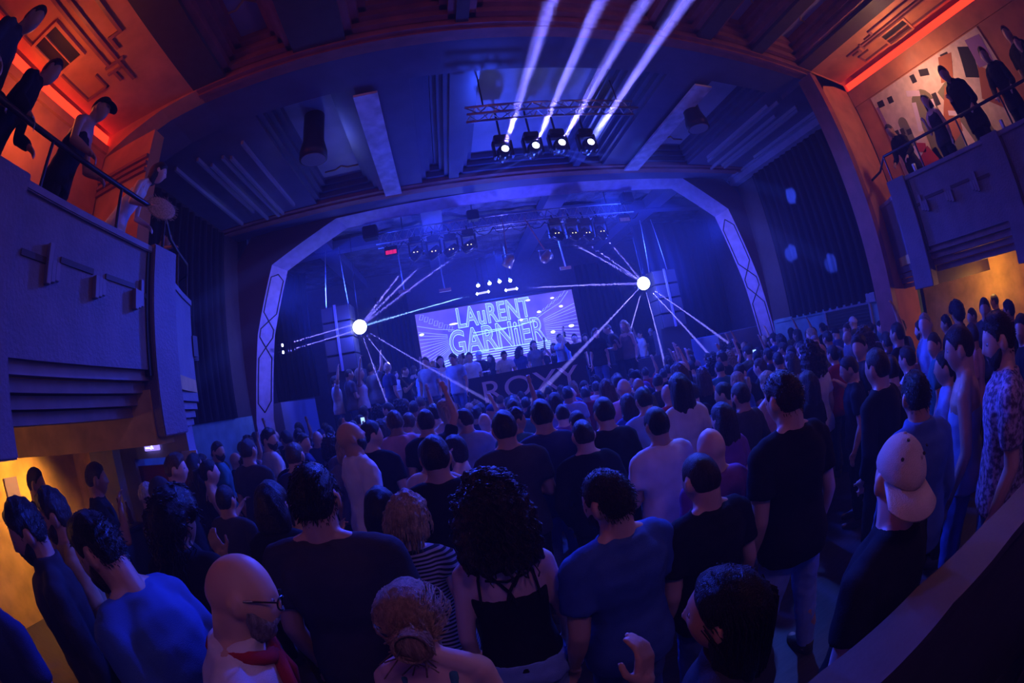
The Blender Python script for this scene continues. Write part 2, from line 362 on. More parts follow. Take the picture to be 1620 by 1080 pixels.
# plinths and black drapes inside the opening
b = MB(); b.box((-5.35,9.4,.95),(-4.2,12.0,2.25), stp); b.box((6.9,9.5,.95),(9.3,12.0,1.95), stp); struct(b.build('wall_stage_plinth'))
def flatdrape(x0, x1, y, z0, z1, lab):
    n = 60; vs = []
    for k in range(n+1):
        x = x0+(x1-x0)*k/n
        for z in (z0,z1): vs.append((x, y + .05*math.sin(k*.8), z))
    o = MB().add(vs, [(2*k,2*k+1,2*k+3,2*k+2) for k in range(n)], velvet).build('stage_drape', smooth=True)
    sm = o.modifiers.new('t','SOLIDIFY'); sm.thickness = .012
    tag(o, lab, 'curtain')
flatdrape(-5.3,-3.9,11.7,2.3,5.9, 'black drape hanging left inside the stage opening, beside the lattice frame')
flatdrape(6.2,9.3,11.9,2.0,5.9, 'broad black drape hanging right inside the stage opening above the blue plinth')
flatdrape(-2.4,-1.2,14.6,1.0,5.4, 'black backdrop curtain at the left edge of the projection screen')
flatdrape(4.9,6.6,14.6,1.0,5.4, 'black backdrop curtain at the right edge of the projection screen')
# ---------------------------------------------------------------- balconies
def balcony(s, X, mirror, lab, yb, ye, curve, labsuf):
    root = empty('balcony_parapet', (X, yb, 2.1)); tag(root, lab, 'balcony parapet')
    def at(b, n, m=None, **k):
        o = b.build(n, m, None, **k)
        for v in o.data.vertices: v.co -= Vector((X, yb, 2.1))
        o.parent = root; return o
    d = -s          # outward (away from the hall) direction sign is -s for left (s=1)
    def bx(b, x0, y0, z0, x1, y1, z1, m=None):   # x measured outward from the face
        xa, xb = X + d*x0, X + d*x1; b.box((min(xa,xb),y0,z0),(max(xa,xb),y1,z1), m)
    b = MB(); bx(b, 0,-3,2.55, .14,ye-.35,3.52); at(b, 'fascia', balc)
    b = MB(); bx(b, -.03,-3,3.52, .2,ye-.35,3.58); at(b, 'coping', balm, bevel=.008)
    b = MB()
    for k in range(4): bx(b, .05+.07*k,-3,2.47-.09*k, .3+.07*k,ye-.38,2.55-.09*k)
    at(b, 'stepped_soffit', balm)
    for y0, y1 in ((ye-.38,ye-.02),(yb-.35,yb)):
        b = MB(); bx(b, -.06,y0,2.02, .22,y1,3.6); at(b, 'pilaster', balc, bevel=.01)
        b = MB(); bx(b, -.015,y0-.05,2.5, .05,y0,3.55); at(b, 'painted_shadow_gap', black)  # solid black strip, the shade of a gap put into its colour
    # geometric relief: a stepped line with three hanging blocks
    for (y, z, n) in ((yb+.33,3.0,0),(yb+.85,3.0,1),(yb+1.35,3.0,2)):
        b = MB()
        for k, (dy, z1) in enumerate(((0,3.16+.1*(n==0)),(.05,3.16),(.1,3.16+.1*(n==2)))): bx(b, -.05+.012*k, y+dy, z+.02*k, 0, y+dy+.045, z1)
        at(b, 'relief_block', balm, bevel=.004)
    b = MB(); bx(b, -.012,yb+.08,3.13, 0,yb+.33,3.17); bx(b, -.012,yb+.48,3.17, 0,yb+.85,3.21); bx(b, -.012,yb+1.0,3.17, 0,yb+1.38,3.21); bx(b, -.012,yb+1.5,3.12, 0,yb+1.78,3.16)
    at(b, 'relief_line', dark)
    # curved end toward the stage
    b = MB(); b.strip(curve, 2.32, 3.42, .12*mirror); at(b, 'curved_fascia', balc, smooth=False)
    b = MB(); b.strip([(x+.02*s,y) for x,y in curve], 3.42, 3.48, .18*mirror); at(b, 'curved_coping', balm)
    b = MB()
    for k in range(3): b.strip([(x-s*(.04+.05*k),y) for x,y in curve], 2.24-.085*k, 2.31-.085*k, .2*mirror)
    at(b, 'curved_stepped_soffit', balm)
    m = curve[len(curve)//2]; m2 = curve[len(curve)//2+1]
    for t in (.1,.5,.9):
        b = MB(); p = Vector((m[0]+(m2[0]-m[0])*t, m[1]+(m2[1]-m[1])*t, 2.95)); b.box(p-Vector((.05,.05,.12)), p+Vector((.05,.05,.12))); at(b, 'relief_block', dark)
    # tube rail with posts
    r = [(X+d*.08,-3,4.0),(X+d*.08,ye-.1,4.0)] + [(x+d*.06,y,3.95) for x,y in curve[1:]]
    b = MB(); b.tube(r, .022, 8); at(b, 'hand_rail', blackm, smooth=True)
    for p in [Vector(r[0]).lerp(Vector(r[1]), t) for t in (.35,.55,.72,.88,1)] + [Vector(q) for q in r[3::2]]:
        b = MB(); b.tube([(p.x,p.y,3.45),(p.x,p.y,p.z)], .016, 8); at(b, 'rail_post', blackm)
    return root
cl = [(-2.55,3.06),(-2.68,3.40),(-2.85,3.8),(-3.0,4.2),(-3.25,4.55),(-3.7,4.8),(-4.68,4.9)]
cr = [(6.35,2.8),(6.7,3.15),(7.0,3.6),(7.4,4.1),(7.9,4.55),(8.38,4.85)]
balcony(1, -2.45, 1, 'grey balcony parapet at the side with the capped man, three relief blocks on its face', 1.15, 3.12, cl, 'left')
balcony(-1, 6.2, -1, 'grey balcony parapet below the mural wall, with stepped blocks', .85, 2.85, cr, 'right')
# balcony floors, beams below
deck = mat('balcony_deck', (.10,.09,.10), .8)
b = MB(); b.prism([(-2.6,-3),(-2.6,3.3),(-3.0,4.2),(-3.7,4.75),(-5.7,4.85),(-5.7,-3)], 2.42, 2.56, ochre); struct(b.build('ceiling_under_left_balcony'))
b = MB(); b.prism([(6.35,-3),(6.35,2.8),(7.0,3.55),(8.3,4.8),(8.9,3.9),(8.9,-3)], 2.42, 2.56, ochre); struct(b.build('ceiling_under_right_balcony'))
b = MB(); b.prism([(-2.5,2.72),(-2.5,2.98),(-5.65,2.2),(-5.65,1.94)], 1.96, 2.40, ochre); b.box((-5.7,-3,2.2),(-4.9,2.0,2.42), ochre); struct(b.build('ceiling_beam_left_balcony'))
b = MB(); b.prism([(6.4,2.75),(6.5,3.0),(8.9,2.3),(8.9,2.0)], 2.02, 2.40, dark); struct(b.build('ceiling_beam_right_balcony'))
struct(MB().box((6.7,3.86,0),(7.6,3.95,2.4), trimr).build('wall_right_pier_low'))
# red door, wall lantern sign, notice sheet, small frame
dr = empty('door_1', (-3.75,4.02,0)); dr['kind'] = 'structure'
redp = mat('red_door_paint', (.18,.008,.010), .5)
MB().box((-.5,-.02,0),(.5,.03,1.66), redp).build('door_leaf', None, dr)
MB().tube([(.38,-.03,.95),(.38,-.07,.95),(.28,-.07,.95)], .012, 8).build('door_handle', metal, dr)
e = empty('exit_sign', (-3.72,3.9,1.88)); tag(e, 'small lit emergency sign above the red door', 'sign')
MB().box((-.13,0,-.04),(.13,.05,.06), mat('sign_violet', (.3,.25,.8), .4, emit=(.35,.25,1), estr=1.2)).build('housing', None, e, bevel=.005)
g = mat('sign_glow_white', (.9,1,.9), .4, emit=(.8,1,.85), estr=2.5)
m = MB(); m.box((-.10,-.006,-.012),(-.02,0,.004)); m.tube([(.0,-.004,-.02),(.02,-.004,.01),(.03,-.004,.035)], .008, 6); m.tube([(.02,-.004,.01),(.045,-.004,-.015)], .007, 6); m.lathe([(.001,-.01),(.011,0),(.001,.01)], (.035,-.004,.045), 8); m.build('running_figure_symbol', g, e)
tag(MB().box((-3.22,3.93,1.15),(-2.98,3.95,1.80), mat('paper', (.8,.8,.85), .7)).build('notice_sheet'), 'pale notice sheet on the wall beside the red door', 'notice')
tag(MB().box((-5.68,2.35,1.45),(-5.66,2.6,1.72), mat('violet_paper', (.22,.18,.5), .7)).build('notice_sheet'), 'small pale notice on the ochre wall at the left edge', 'notice')
# bar with bottles and straws
e = empty('bar_counter', (-4.35,3.14,0)); tag(e, 'dark bar counter in front of the red door', 'bar counter')
MB().box((-.9,-.3,0),(.55,.3,1.05), dark).build('front', None, e); MB().box((-.95,-.35,1.05),(.6,.35,1.10), blackm).build('worktop', None, e, bevel=.01)
glass = mat('brown_bottle_glass', (.12,.05,.01), .1); glass2 = mat('tumbler_glass', (.6,.5,.3), .1)
def bottle(x, y, lab, m, h=.26):
    e = empty('bottle', (x,y,1.10)); tag(e, lab, 'bottle', 'bottles on the bar counter')
    MB().lathe([(.03,0),(.034,.01),(.034,h*.55),(.014,h*.75),(.013,h*.95)], m=m).build('body', None, e, smooth=True)
    MB().lathe([(.015,h*.95),(.015,h)], m=metal).build('cap', None, e, smooth=True)
bottle(-3.92,3.38,'brown bottle standing by the door edge on the bar', glass); bottle(-4.02,3.33,'taller dark bottle beside the straws on the bar', glass, .31)
e = empty('straw_cup', (-4.14,3.28,1.10)); tag(e, 'glass cup of upright straws on the bar', 'cup')
MB().lathe([(.025,0),(.035,.12),(.032,.12),(.022,.01)], m=glass2).build('cup', None, e, smooth=True)
for k in range(5): a = k*1.25; MB().tube([(.01*math.cos(a),.01*math.sin(a),.01),(.035*math.cos(a),.035*math.sin(a),.24)], .004, 6).build('straw', mat('straw_cream', (.9,.8,.5), .5), e)
# mural on the right bay wall
mur = mat('mural_cream', (.75,.72,.62), .8, noise=.08)
shp = {'cream': (.78,.66,.60), 'olive': (.22,.21,.13), 'black': (.02,.02,.025), 'red': (.5,.04,.05), 'rust': (.45,.15,.06), 'violet': (.35,.2,.55), 'white': (.8,.72,.9)}
e = empty('mural', (7.74,1.5,4.5)); tag(e, 'painted mural of tilted city blocks on the upper wall over the balcony', 'mural')
MB().box((-.02,-1.7,-.75),(0,1.55,1.02), mat('mural_base', shp['cream'], .8, noise=.1)).build('panel', None, e)
rnd = random.Random(11)
def mp(col, polys):
    b = MB()
    for P in polys: b.prism([(y,z) for y,z in P], -.026-.002*len(MATS)/100, -.0205, None, 0)
    b.build(col+'_print', mat('mural_'+col, shp[col], .8), e)
def R(y,z,w,h,sh=.1): return [(y,z),(y+w,z+sh*w),(y+w-sh*h,z+h+sh*w),(y-sh*h,z+h)]
def A(y,z,w,h): return [(y,z),(y+w,z)]+[(y+w/2+w/2*math.cos(t*PI/8),z+h+w/2*math.sin(t*PI/8)) for t in range(9)]
mp('olive', [A(.15,-.6,.55,1.0),A(.98,-.15,.22,.45),R(-.9,-.7,.5,1.3,-.3),R(-.05,-.7,.25,.6),R(.55,-.55,.7,.22,-.2)])
mp('black', [R(1.3,.75,.16,.12),R(1.05,.72,.13,.12),R(1.28,.12,.1,.12),R(1.14,.10,.1,.12),R(1.28,-.04,.1,.12),R(1.14,-.06,.1,.12),R(.98,.05,.12,.1),R(.3,.8,.12,.15),R(-.05,.78,.22,.12,.3),R(-.35,.6,.1,.1),R(-.5,.62,.1,.1),R(.05,.25,.12,.22),R(-.7,.75,.2,.2),R(-1.1,.3,.3,.5,.4),R(.7,-.72,.12,.12),R(.85,-.72,.1,.12)])
mp('red', [R(.6,-.6,.55,.35,-.5),R(.85,-.35,.2,.15,.4)])
mp('rust', [[(-.15,-.3),(.35,-.5),(.3,-.2),(.05,.15),(-.25,.5),(-.3,.2)],[(-.5,.5),(-.2,.55),(-.45,.95),(-.8,.9)],[(-1.3,-.3),(-.9,0),(-1.2,.5),(-1.5,.2)]])
mp('violet', [R(1.46,-.7,.07,1.5,0),R(-1.6,.4,.4,.5)])
mp('white', [R(.72,.0,.1,.5,.3),R(.22,.1,.08,.3,.2),R(-.3,-.1,.3,.08,.4),R(.4,.55,.3,.1,.4)])
struct(MB().prism([(-2.62,-3),(-2.62,3.3),(-2.9,3.8),(-3.0,4.2),(-3.7,4.7),(-4.5,4.8),(-4.5,-3)], 2.95, 3.05, deck).build('floor_left_balcony'))
struct(MB().prism([(6.36,-3),(6.36,2.75),(7.0,3.5),(8.3,4.7),(8.3,3.9),(7.7,3.5),(7.7,-3)], 2.95, 3.05, deck).build('floor_right_balcony'))
# bench seats behind the right parapet
org = mat('orange_seat', (.75,.22,.05), .6)
for y, lb in ((1.9,'orange padded bench seat between the woman with long hair and the curved parapet end'),(.95,'orange padded bench seat below the mural beside the man leaning on the rail')):
    e = empty('bench_seat', (7.3,y,3.05)); tag(e, lb, 'bench')
    MB().box((.1,-.25,.3),(.3,.25,.8), org).build('backrest', None, e, bevel=.03); MB().box((-.2,-.25,0),(.3,.25,.3), org).build('seat', None, e, bevel=.03)
# poster on the left upper wall
e = empty('poster', (-4.49,2.6,4.0)); tag(e, 'yellow and red painted poster low on the wall behind the capped man', 'poster')
MB().box((0,-.7,-.8),(.02,.8,.55), mat('poster_yellow', (.75,.45,.05), .7, noise=.6, nscale=2.2, col2=(.6,.12,.02))).build('print', None, e)
MB().box((0,-.75,.55),(.03,.85,.6), brass).build('frame', None, e)
# ---------------------------------------------------------------- parapet in front of the camera, landing behind it
par = mat('parapet_brown_wood', (.065,.048,.055), .5, noise=.15, nscale=4, bump=.05)
pts = [(-1.6,.30),(-.4,.34),(.25,.40),(.57,.425),(.95,.405),(1.33,.325),(1.67,.22),(2.2,.04),(2.9,-.3),(3.9,-.95)]
e = empty('parapet_wall', (1.0,.5,0)); tag(e, 'curved low parapet with a broad brown top at the bottom right corner', 'parapet')
def off(b, n, m, **k):
    o = b.build(n, m, None, **k)
    for v in o.data.vertices: v.co -= Vector((1.0,.5,0))
    o.parent = e; return o
P2 = []
for i in range(len(pts)-1):
    for k in range(4): t = k/4; P2.append((pts[i][0]+(pts[i+1][0]-pts[i][0])*t, pts[i][1]+(pts[i+1][1]-pts[i][1])*t))
P2.append(pts[-1])
off(MB().strip([(x,y-.02) for x,y in P2], 0, 1.31, -.1), 'wall_body', dark)
off(MB().strip(P2, 1.31, 1.35, -.15), 'broad_top', par)
struct(MB().box((-5.6,-3,0),(6,-.2,.3), dark).build('floor_landing'))
b = MB(); b.box((1.6,-1.2,.3),(6.2,-.3,.55), dark); b.box((1.9,-2.0,.55),(6.2,-1.2,.85), dark); struct(b.build('floor_steps'))
# ---------------------------------------------------------------- boards and ducts in the stage-side coffers
for x0, x1, lb in ((-.84,-.50,'pale acoustic board hanging in the coffer nearest the black ceiling duct'),(4.42,4.78,'pale hanging acoustic board in the coffers beyond the four beam lights')):
    e = empty('acoustic_board', ((x0+x1)/2,6.3,6.02)); tag(e, lb, 'acoustic board')
    MB().box((-(x1-x0)/2,-1.7,-.02),((x1-x0)/2,1.72,.02), mat('board_white', (.62,.62,.75), .5, noise=.25, nscale=4)).build('board', None, e)
    for y in (-1.3,1.3): MB().tube([(0,y,.02),(0,y,.40)], .008, 6).build('hanger', blackm, e)
for x, y, lb in ((-1.63,5.4,'black cylindrical ceiling duct hanging near the bright board'),(4.80,5.42,'black cylindrical ceiling duct on the side of the right curtain')):
    e = empty('ceiling_duct', (x,y,6.2)); tag(e, lb, 'duct')
    MB().lathe([(.17,.27),(.17,-.25),(.22,-.45),(.22,-.58),(.20,-.58)], n=28).build('body', blackm, e, smooth=True)
    MB().lathe([(.19,-.59),(.19,-.575)], n=28, m=mat('duct_grille', (.25,.26,.33), .6, bump=.5, bscale=120)).build('grille', None, e)
# ---------------------------------------------------------------- trusses
def truss(p, q, w, lab, nb=14):
    e = empty('lighting_truss', p); tag(e, lab, 'truss'); p0 = Vector(p); q = Vector(q) - p0; d = q.normalized()
    ca = [Vector((0,0,w/2)), Vector((0,-w/2,-w/2)), Vector((0,w/2,-w/2))]
    for a in ca: MB().tube([a, q+a], .02, 8).build('chord', metal, e, smooth=True)
    b = MB()
    for k in range(nb):
        for i in range(3):
            b.tube([ca[i]+q*(k/nb), ca[(i+1)%3]+q*((k+.5)/nb)], .009, 5); b.tube([ca[(i+1)%3]+q*((k+.5)/nb), ca[i]+q*((k+1)/nb)], .009, 5)
    b.build('lacing', metal, e)
    for t in (.1,.9): MB().tube([q*t+ca[0], q*t+Vector((0,0,(6.49 if p0.y < 8 else 6.3)-p0.z))], .012, 6).build('hanger', blackm, e)
    return e
truss((.68,5.0,5.68), (3.3,5.0,5.72), .20, 'short lighting truss hanging in the centre coffer behind the four beams', 8)
truss((-1.3,9.35,5.55), (5.0,9.35,5.55), .3, 'long stage truss with the rows of black moving heads', 20)
b = MB()
# ---------------------------------------------------------------- lights on the rigs
lens = mat('lamp_lens_blazing', (1,1,1), .3, emit=(.55,.62,1), estr=14)
lensd = mat('lamp_lens_dark', (.02,.02,.03), .08)
ledy = mat('display_yellow', (.9,.8,.3), .4, emit=(1,.85,.3), estr=2.5)
def moving_head(p, b, lab, grp, lit, base_up=.28):
    p = Vector(p); e = empty('moving_head_light', p); tag(e, lab, 'stage light', grp)
    m = MB(); m.box((-.13,-.11,base_up-.02),(.13,.11,base_up+.10)); m.build('base', blackm, e, bevel=.015)
    m = MB()
    for s in (-1,1): m.box((s*.15-.02,-.06,-.08),(s*.15+.02,.06,base_up)); 
    m.box((-.17,-.06,base_up-.06),(.17,.06,base_up-.02)); m.build('yoke', blackm, e, bevel=.008)
    rot = (Vector(b)-p).to_track_quat('Z','Y').to_matrix()
    m = MB(); m.lathe([(.05,-.17),(.10,-.15),(.115,-.05),(.12,.08),(.10,.16),(.085,.175)], n=20, rot=rot); m.build('head', mat('moving_head_shell', (.02,.02,.025), .2), e, smooth=True)
    m = MB(); m.lathe([(.062,.165),(.058,.18),(.03,.186)], n=20, rot=rot); m.build('lens', lens if lit else lensd, e, smooth=True)
    if lit: MB().tube([(0,0,base_up+.08),(0,0,6.49-p.z)], .02, 8).build('hanger', blackm, e)
    else: MB().tube([(0,0,base_up+.08),(0,.1,5.5-p.z)], .02, 8).build('clamp', blackm, e)
    if not lit:
        for s in (-.05,.03): m = MB(); m.lathe([(.001,-.012),(.016,0),(.001,.012)], (s,-.122,.0), 8); m.build('display', ledy, e)
    return e
BEAM = (.21,.185,1.0)
word = ['first','second','third','fourth']
for k, ((x,y),(bx_,by_)) in enumerate(zip([(1.35,6.2),(1.86,6.17),(2.3,6.12),(2.83,6.14)], [(1.44,2.75),(1.95,2.70),(2.44,2.60),(2.91,2.46)])):
    a = Vector((x,y,5.6)); d = (Vector((bx_,by_,5.6))-a).normalized()
    moving_head(a, a+d, word[k]+' from the left of the four blazing beam lights hung in the centre coffer', 'beam lights in the centre coffer', True, .24)
    spot('beam_lamp', a+d*.2, a+d*3, 2.3, 3900000, BEAM, .045)
BL, BR = Vector((-2.05,9.9,3.71)), Vector((5.14,9.9,3.65))
HL = [(-.4,9.15,5.0),(.0,9.15,4.95),(.39,9.15,4.93),(.8,9.15,4.97)]; HR = [(2.83,9.15,4.97),(3.24,9.15,4.93),(3.58,9.15,4.9),(3.95,9.15,4.9)]
for k, p in enumerate(HL): moving_head(p, BL, word[k]+' from left of the moving heads on the left half of the stage truss', 'moving heads on the stage truss', False)
for k, p in enumerate(HR): moving_head(p, BR, word[k]+' from left of the moving heads on the right half of the stage truss', 'moving heads on the stage truss', False)
def from_to(a, b, t): return Vector(a) + (Vector(b)-Vector(a)).normalized()*t
for p in (HL[0],HL[1],HL[3]): spot('moving_head_beam', from_to(p,BL,.22), BL, 1.2, 2200000, BEAM, .02)
for p in (HR[0],HR[1],HR[3]): spot('moving_head_beam', from_to(p,BR,.22), BR, 1.2, 2000000, BEAM, .02)
# long cross beams from the tube lamps at the centre and from the two wall lamps
mir = mat('mirror_ball_tiles', (.9,.9,1), .12, .85)
def mirror_ball(p, lab):
    e = empty('mirror_ball', p); tag(e, lab, 'mirror ball', None); n1, n2 = 12, 20; vs = []; fs = []; R_ = .17
    for i in range(n1+1):
        th = PI*i/n1
        for j in range(n2): ph = 2*PI*j/n2; vs.append((R_*math.sin(th)*math.cos(ph), R_*math.sin(th)*math.sin(ph), R_*math.cos(th)))
    for i in range(n1):
        for j in range(n2): fs.append((i*n2+j, i*n2+(j+1)%n2, (i+1)*n2+(j+1)%n2, (i+1)*n2+j))
    MB().add(vs, fs).build('ball', mat('mirror_ball_emissive_glare', (.95,.97,1), .35, 0.0, emit=(.75,.85,1), estr=10), e)  # ball surface emits, standing in for the beam light it reflects
    MB().tube([(0,0,.16),(0,0,2.3)], .006, 6).build('cable', blackm, e); MB().lathe([(.03,.15),(.03,.2)], m=blackm).build('cap', None, e)
mirror_ball(BL, 'blazing mirror ball half behind the left speaker tower'); mirror_ball(BR, 'blazing mirror ball hanging clear at the right of the stage')
# added spots at the balls, standing in for their reflected rays
def rays(ball, dirs, pw, deg=1.3):
    for x, y, z in dirs:
        d = Vector((x,y,z)).normalized(); spot('added_ball_ray', ball + d*.22, ball + d*3, deg, pw, (.22,.2,1), .004)
rays(BR, [(.42,-.5,-1),(.80,-.55,-1.0),(-.12,-.35,-1),(-1.0,-.3,-.62),(-.55,-.2,-.8)], 900000, 1.9)
rays(BL, [(.25,-.3,-1),(.62,-.3,-1),(1.1,-.3,-.9)], 700000, 1.6)
spot('cross_beam', (.70,9.0,3.83), BL, 1.1, 2600000, (.25,.5,1), .01); spot('cross_beam', (1.72,9.0,3.81), BR, 1.1, 3000000, BEAM, .015)
for z in (3.49,3.33): spot('wall_lamp_beam', (-3.70,8.95,z), BL + Vector((0,-.02,.09 if z > 3.4 else -.06)), 1.0, 2200000, BEAM, .012)
for k, z in enumerate((3.49,3.33)):
    e = empty('wall_lamp', (-3.79,8.97,z)); tag(e, ('upper','lower')[k]+' of the two small blazing lamps inside the left edge of the stage opening', 'stage light', 'small side lamps')
    MB().lathe([(.03,-.1),(.04,0),(.04,.03)], rot=Matrix.Rotation(PI/2,3,'Y'), m=blackm).build('housing', None, e); MB().lathe([(.036,.03),(.03,.05),(.001,.06)], rot=Matrix.Rotation(PI/2,3,'Y'), m=lens).build('lens', None, e)
    MB().tube([(0,0,-.04),(-.03,.05,-.05),(-.12,.1,-.05)], .01, 6).build('bracket', blackm, e)
for a, b_, lb in (((.77,9.0,3.83),(1.02,9.0,3.84),'pixel tube lamp with a cyan end above the screen'),((1.40,9.0,3.81),(1.64,9.0,3.81),'violet pixel tube lamp above the screen centre')):
    e = empty('tube_lamp', a); tag(e, lb, 'stage light'); d = Vector(b_)-Vector(a)
    MB().tube([(0,0,0), d], .022, 10).build('tube', mat('tube_glow', (.4,.4,1), .4, emit=(.3,.3,1), estr=2.5), e, smooth=True)
    for q in (Vector((0,0,0)), d): MB().lathe([(.001,-.035),(.03,0),(.001,.035)], q, 10).build('end_cap', lens, e, smooth=True)
    for q in (d*.3, d*.7): MB().tube([q, q+Vector((0,0,1.65))], .004, 5).build('hanger', blackm, e)
# tan par cans, small spots above the screen, boxes on the rig
tan = mat('par_can_tan', (.62,.45,.32), .3, .5)
for x, y, z, a, lb in ((1.57,8.95,4.42,(-.35,.3,-.5),'bronze par can on a chain, the left one of two above the stage'),(2.42,8.95,4.40,(.5,.3,.35),'bronze par can tilted upward, the right one of two above the stage')):
    e = empty('par_can', (x,y,z)); tag(e, lb, 'stage light'); rot = Vector(a).to_track_quat('Z','Y').to_matrix()
    MB().lathe([(.05,-.16),(.10,-.10),(.11,.02),(.12,.12),(.11,.12),(.09,.0)], rot=rot, m=tan).build('can', None, e, smooth=True)
    MB().tube([(-.13,0,0),(-.13,0,.18),(.13,0,.18),(.13,0,0)], .012, 6).build('yoke', metal, e)
    MB().tube([(0,0,.18),(.05*(1 if x < 2 else -6),.1,1.05)], .014, 6).build('suspension_arm', mat('arm_copper', (.5,.3,.3), .4, .5), e)
for x, z, lb in ((1.14,4.76,'first'),(1.49,4.77,'second'),(1.80,4.78,'third'),(2.13,4.76,'fourth')):
    e = empty('small_spotlight', (x,12.5,z)); tag(e, lb+' from the left in the row of four small bright spots above the screen', 'stage light', 'four small spots above the screen')
    MB().lathe([(.04,.12),(.06,0),(.06,-.02)], rot=Matrix.Rotation(-.9,3,'X'), m=blackm).build('can', None, e); MB().lathe([(.055,-.02),(.001,-.04)], rot=Matrix.Rotation(-.9,3,'X'), m=lens).build('lens', None, e)
    MB().tube([(0,0,.1),(0,0,1.5)], .008, 6).build('hanger', blackm, e)
for x, y, z, w, m, lb in ((-.98,9.3,5.22,.30,mat('blinder_red', (.8,.02,.1), .4, emit=(1,.02,.12), estr=.8),'red-faced blinder lamp at the left end of the stage truss'),
                        (4.72,9.3,5.27,.32,mat('blinder_dim', (.2,.15,.25), .4, emit=(.3,.2,.35), estr=.15),'dim grey blinder lamp at the right end of the stage truss')):
    e = empty('blinder_lamp', (x,y,z)); tag(e, lb, 'stage light')
    MB().box((-w/2,-.05,-.1),(w/2,.1,.1), blackm).build('housing', None, e, bevel=.01)
    for k in range(3): MB().box((-w/2+.02+k*(w-.04)/3+.005,-.06,-.09),(-w/2+.02+(k+1)*(w-.04)/3-.005,-.05,-.03 if m is None else .0), m).build('cell', None, e)
    MB().tube([(0,.02,.1),(0,.02,.3)], .015, 6).build('clamp', metal, e)
for x, y, z, s, lb in ((-1.42,9.3,5.75,.30,'black box speaker hung above the left end of the stage truss'),(4.9,9.2,5.78,.26,'black box speaker hung above the right end of the stage truss'),(-4.1,9.5,5.35,.2,'small black flood lamp in the upper left corner of the stage opening'),(1.0,9.3,5.75,.24,'black dimmer box on the middle of the stage truss')):
    e = empty('rigged_box', (x,y,z)); tag(e, lb, 'box'); MB().box((-s/2*1.15,-s/2,-s/2),(s/2*1.15,s/2,s/2), blackm).build('cabinet', None, e, bevel=.02)
    MB().box((-s/2,-s/2-.01,-s/2*.85),(s/2,-s/2+.001,s/2*.85), mat('speaker_mesh', (.03,.03,.035), .7, bump=.4, bscale=200)).build('grille', None, e); MB().tube([(0,0,s/2),(0,0,s/2+.3)], .01, 6).build('hanger', metal, e)
b = MB()
rnd = random.Random(5); k = 0
for x in [-1.1+i*.42 for i in range(15)]:   # cables draped along the truss
    P = [(x+.42*t/6, 9.35+rnd.uniform(-.05,.05), 5.42-.16*math.sin(PI*t/6)-.03*rnd.random()) for t in range(7)]; b.tube(P, .012, 6)
tag(b.build('truss_cable', blackm), 'black cables draped along under the stage truss', 'cable')
for x, z, lb in ((.12,4.35,'hanging microphone bar left of the screen top'),(3.3,4.45,'hanging microphone bar above the right half of the screen'),(-.9,4.5,'hanging bar over the left stage crowd')):
    e = empty('hanging_bar', (x,10.5,z)); tag(e, lb, 'rig bar'); MB().box((-.15,-.03,-.04),(.15,.03,.04), metal).build('bar', None, e); MB().tube([(0,0,0),(-.05,0,1.5)], .02, 6).build('drop_arm', metal, e)
# ---------------------------------------------------------------- speaker towers
spk = mat('speaker_cabinet', (.05,.05,.075), .6); spg = mat('speaker_grille', (.10,.10,.16), .5, bump=.3, bscale=150)
for cx, cyy, base, sg, lb in ((-2.62,10.1,2.75,1,'tall stack of line array speakers at the left of the stage'),(5.95,10.3,2.4,-1,'tall stack of line array speakers at the right of the stage behind the mirror ball')):
    e = empty('speaker_tower', (cx,cyy,base)); tag(e, lb, 'speaker tower')
    for k in range(4):
        m = MB().box((-.38,-.2,k*.40),(.38,.35,k*.40+.38), spk).build('cabinet', None, e, bevel=.015)
        MB().box((-.36,-.22,k*.40+.02),(-.02,-.2,k*.40+.36), spg).build('grille', None, m); MB().box((.02,-.22,k*.40+.02),(.36,-.2,k*.40+.36), spg).build('grille', None, m)
    MB().box((-.03,-.24,0),(.03,-.215,1.6), mat('violet_strip', (.4,.4,.8), .4)).build('centre_strip', None, e)
    for s in (-.3,.3): MB().tube([(s,.1,1.6),(s*.6,.1,3.15)], .01, 6).build('chain', metal, e)
    MB().box((-.45,-.15,.95-base),(.45,.4,0), spk).build('subwoofer_base', None, e, bevel=.015)
# ---------------------------------------------------------------- projection screen
scr = bpy.data.materials.new('screen_projection'); scr.use_nodes = True; nt = scr.node_tree; p = nt.nodes['Principled BSDF']
p.inputs['Base Color'].default_value = (.05,.05,.1,1); p.inputs['Emission Strength'].default_value = 1.0
tc = nt.nodes.new('ShaderNodeTexCoord'); n1 = nt.nodes.new('ShaderNodeTexNoise'); n1.inputs['Scale'].default_value = .9; n1.inputs['Detail'].default_value = 3
cr = nt.nodes.new('ShaderNodeValToRGB'); cr.color_ramp.elements[0].color = (.075,.06,.62,1); cr.color_ramp.elements[1].color = (.20,.15,.95,1); cr.color_ramp.elements[0].position = .35; cr.color_ramp.elements[1].position = .7
nt.links.new(tc.outputs['Object'], n1.inputs['Vector']); nt.links.new(n1.outputs[0], cr.inputs[0]); nt.links.new(cr.outputs[0], p.inputs['Emission Color'])
e = empty('projection_screen', (1.75,14.0,3.3)); tag(e, 'wide projection screen with glowing outlined lettering behind the performers', 'screen')
MB().box((-2.72,0,-1.4),(2.70,.03,1.15), scr).build('screen_surface', None, e)
MB().tube([(-2.75,0,1.2),(2.75,0,1.2)], .05, 8).build('roller', blackm, e)
neon = mat('projected_lines', (.2,.4,.8), .5, emit=(.30,.55,1), estr=1.7)
neon2 = mat('projected_lines_dim', (.2,.3,.8), .5, emit=(.25,.32,1), estr=1.2)
spotw = mat('projected_glare', (.9,.9,1), .5, emit=(.75,.75,1), estr=2.2)
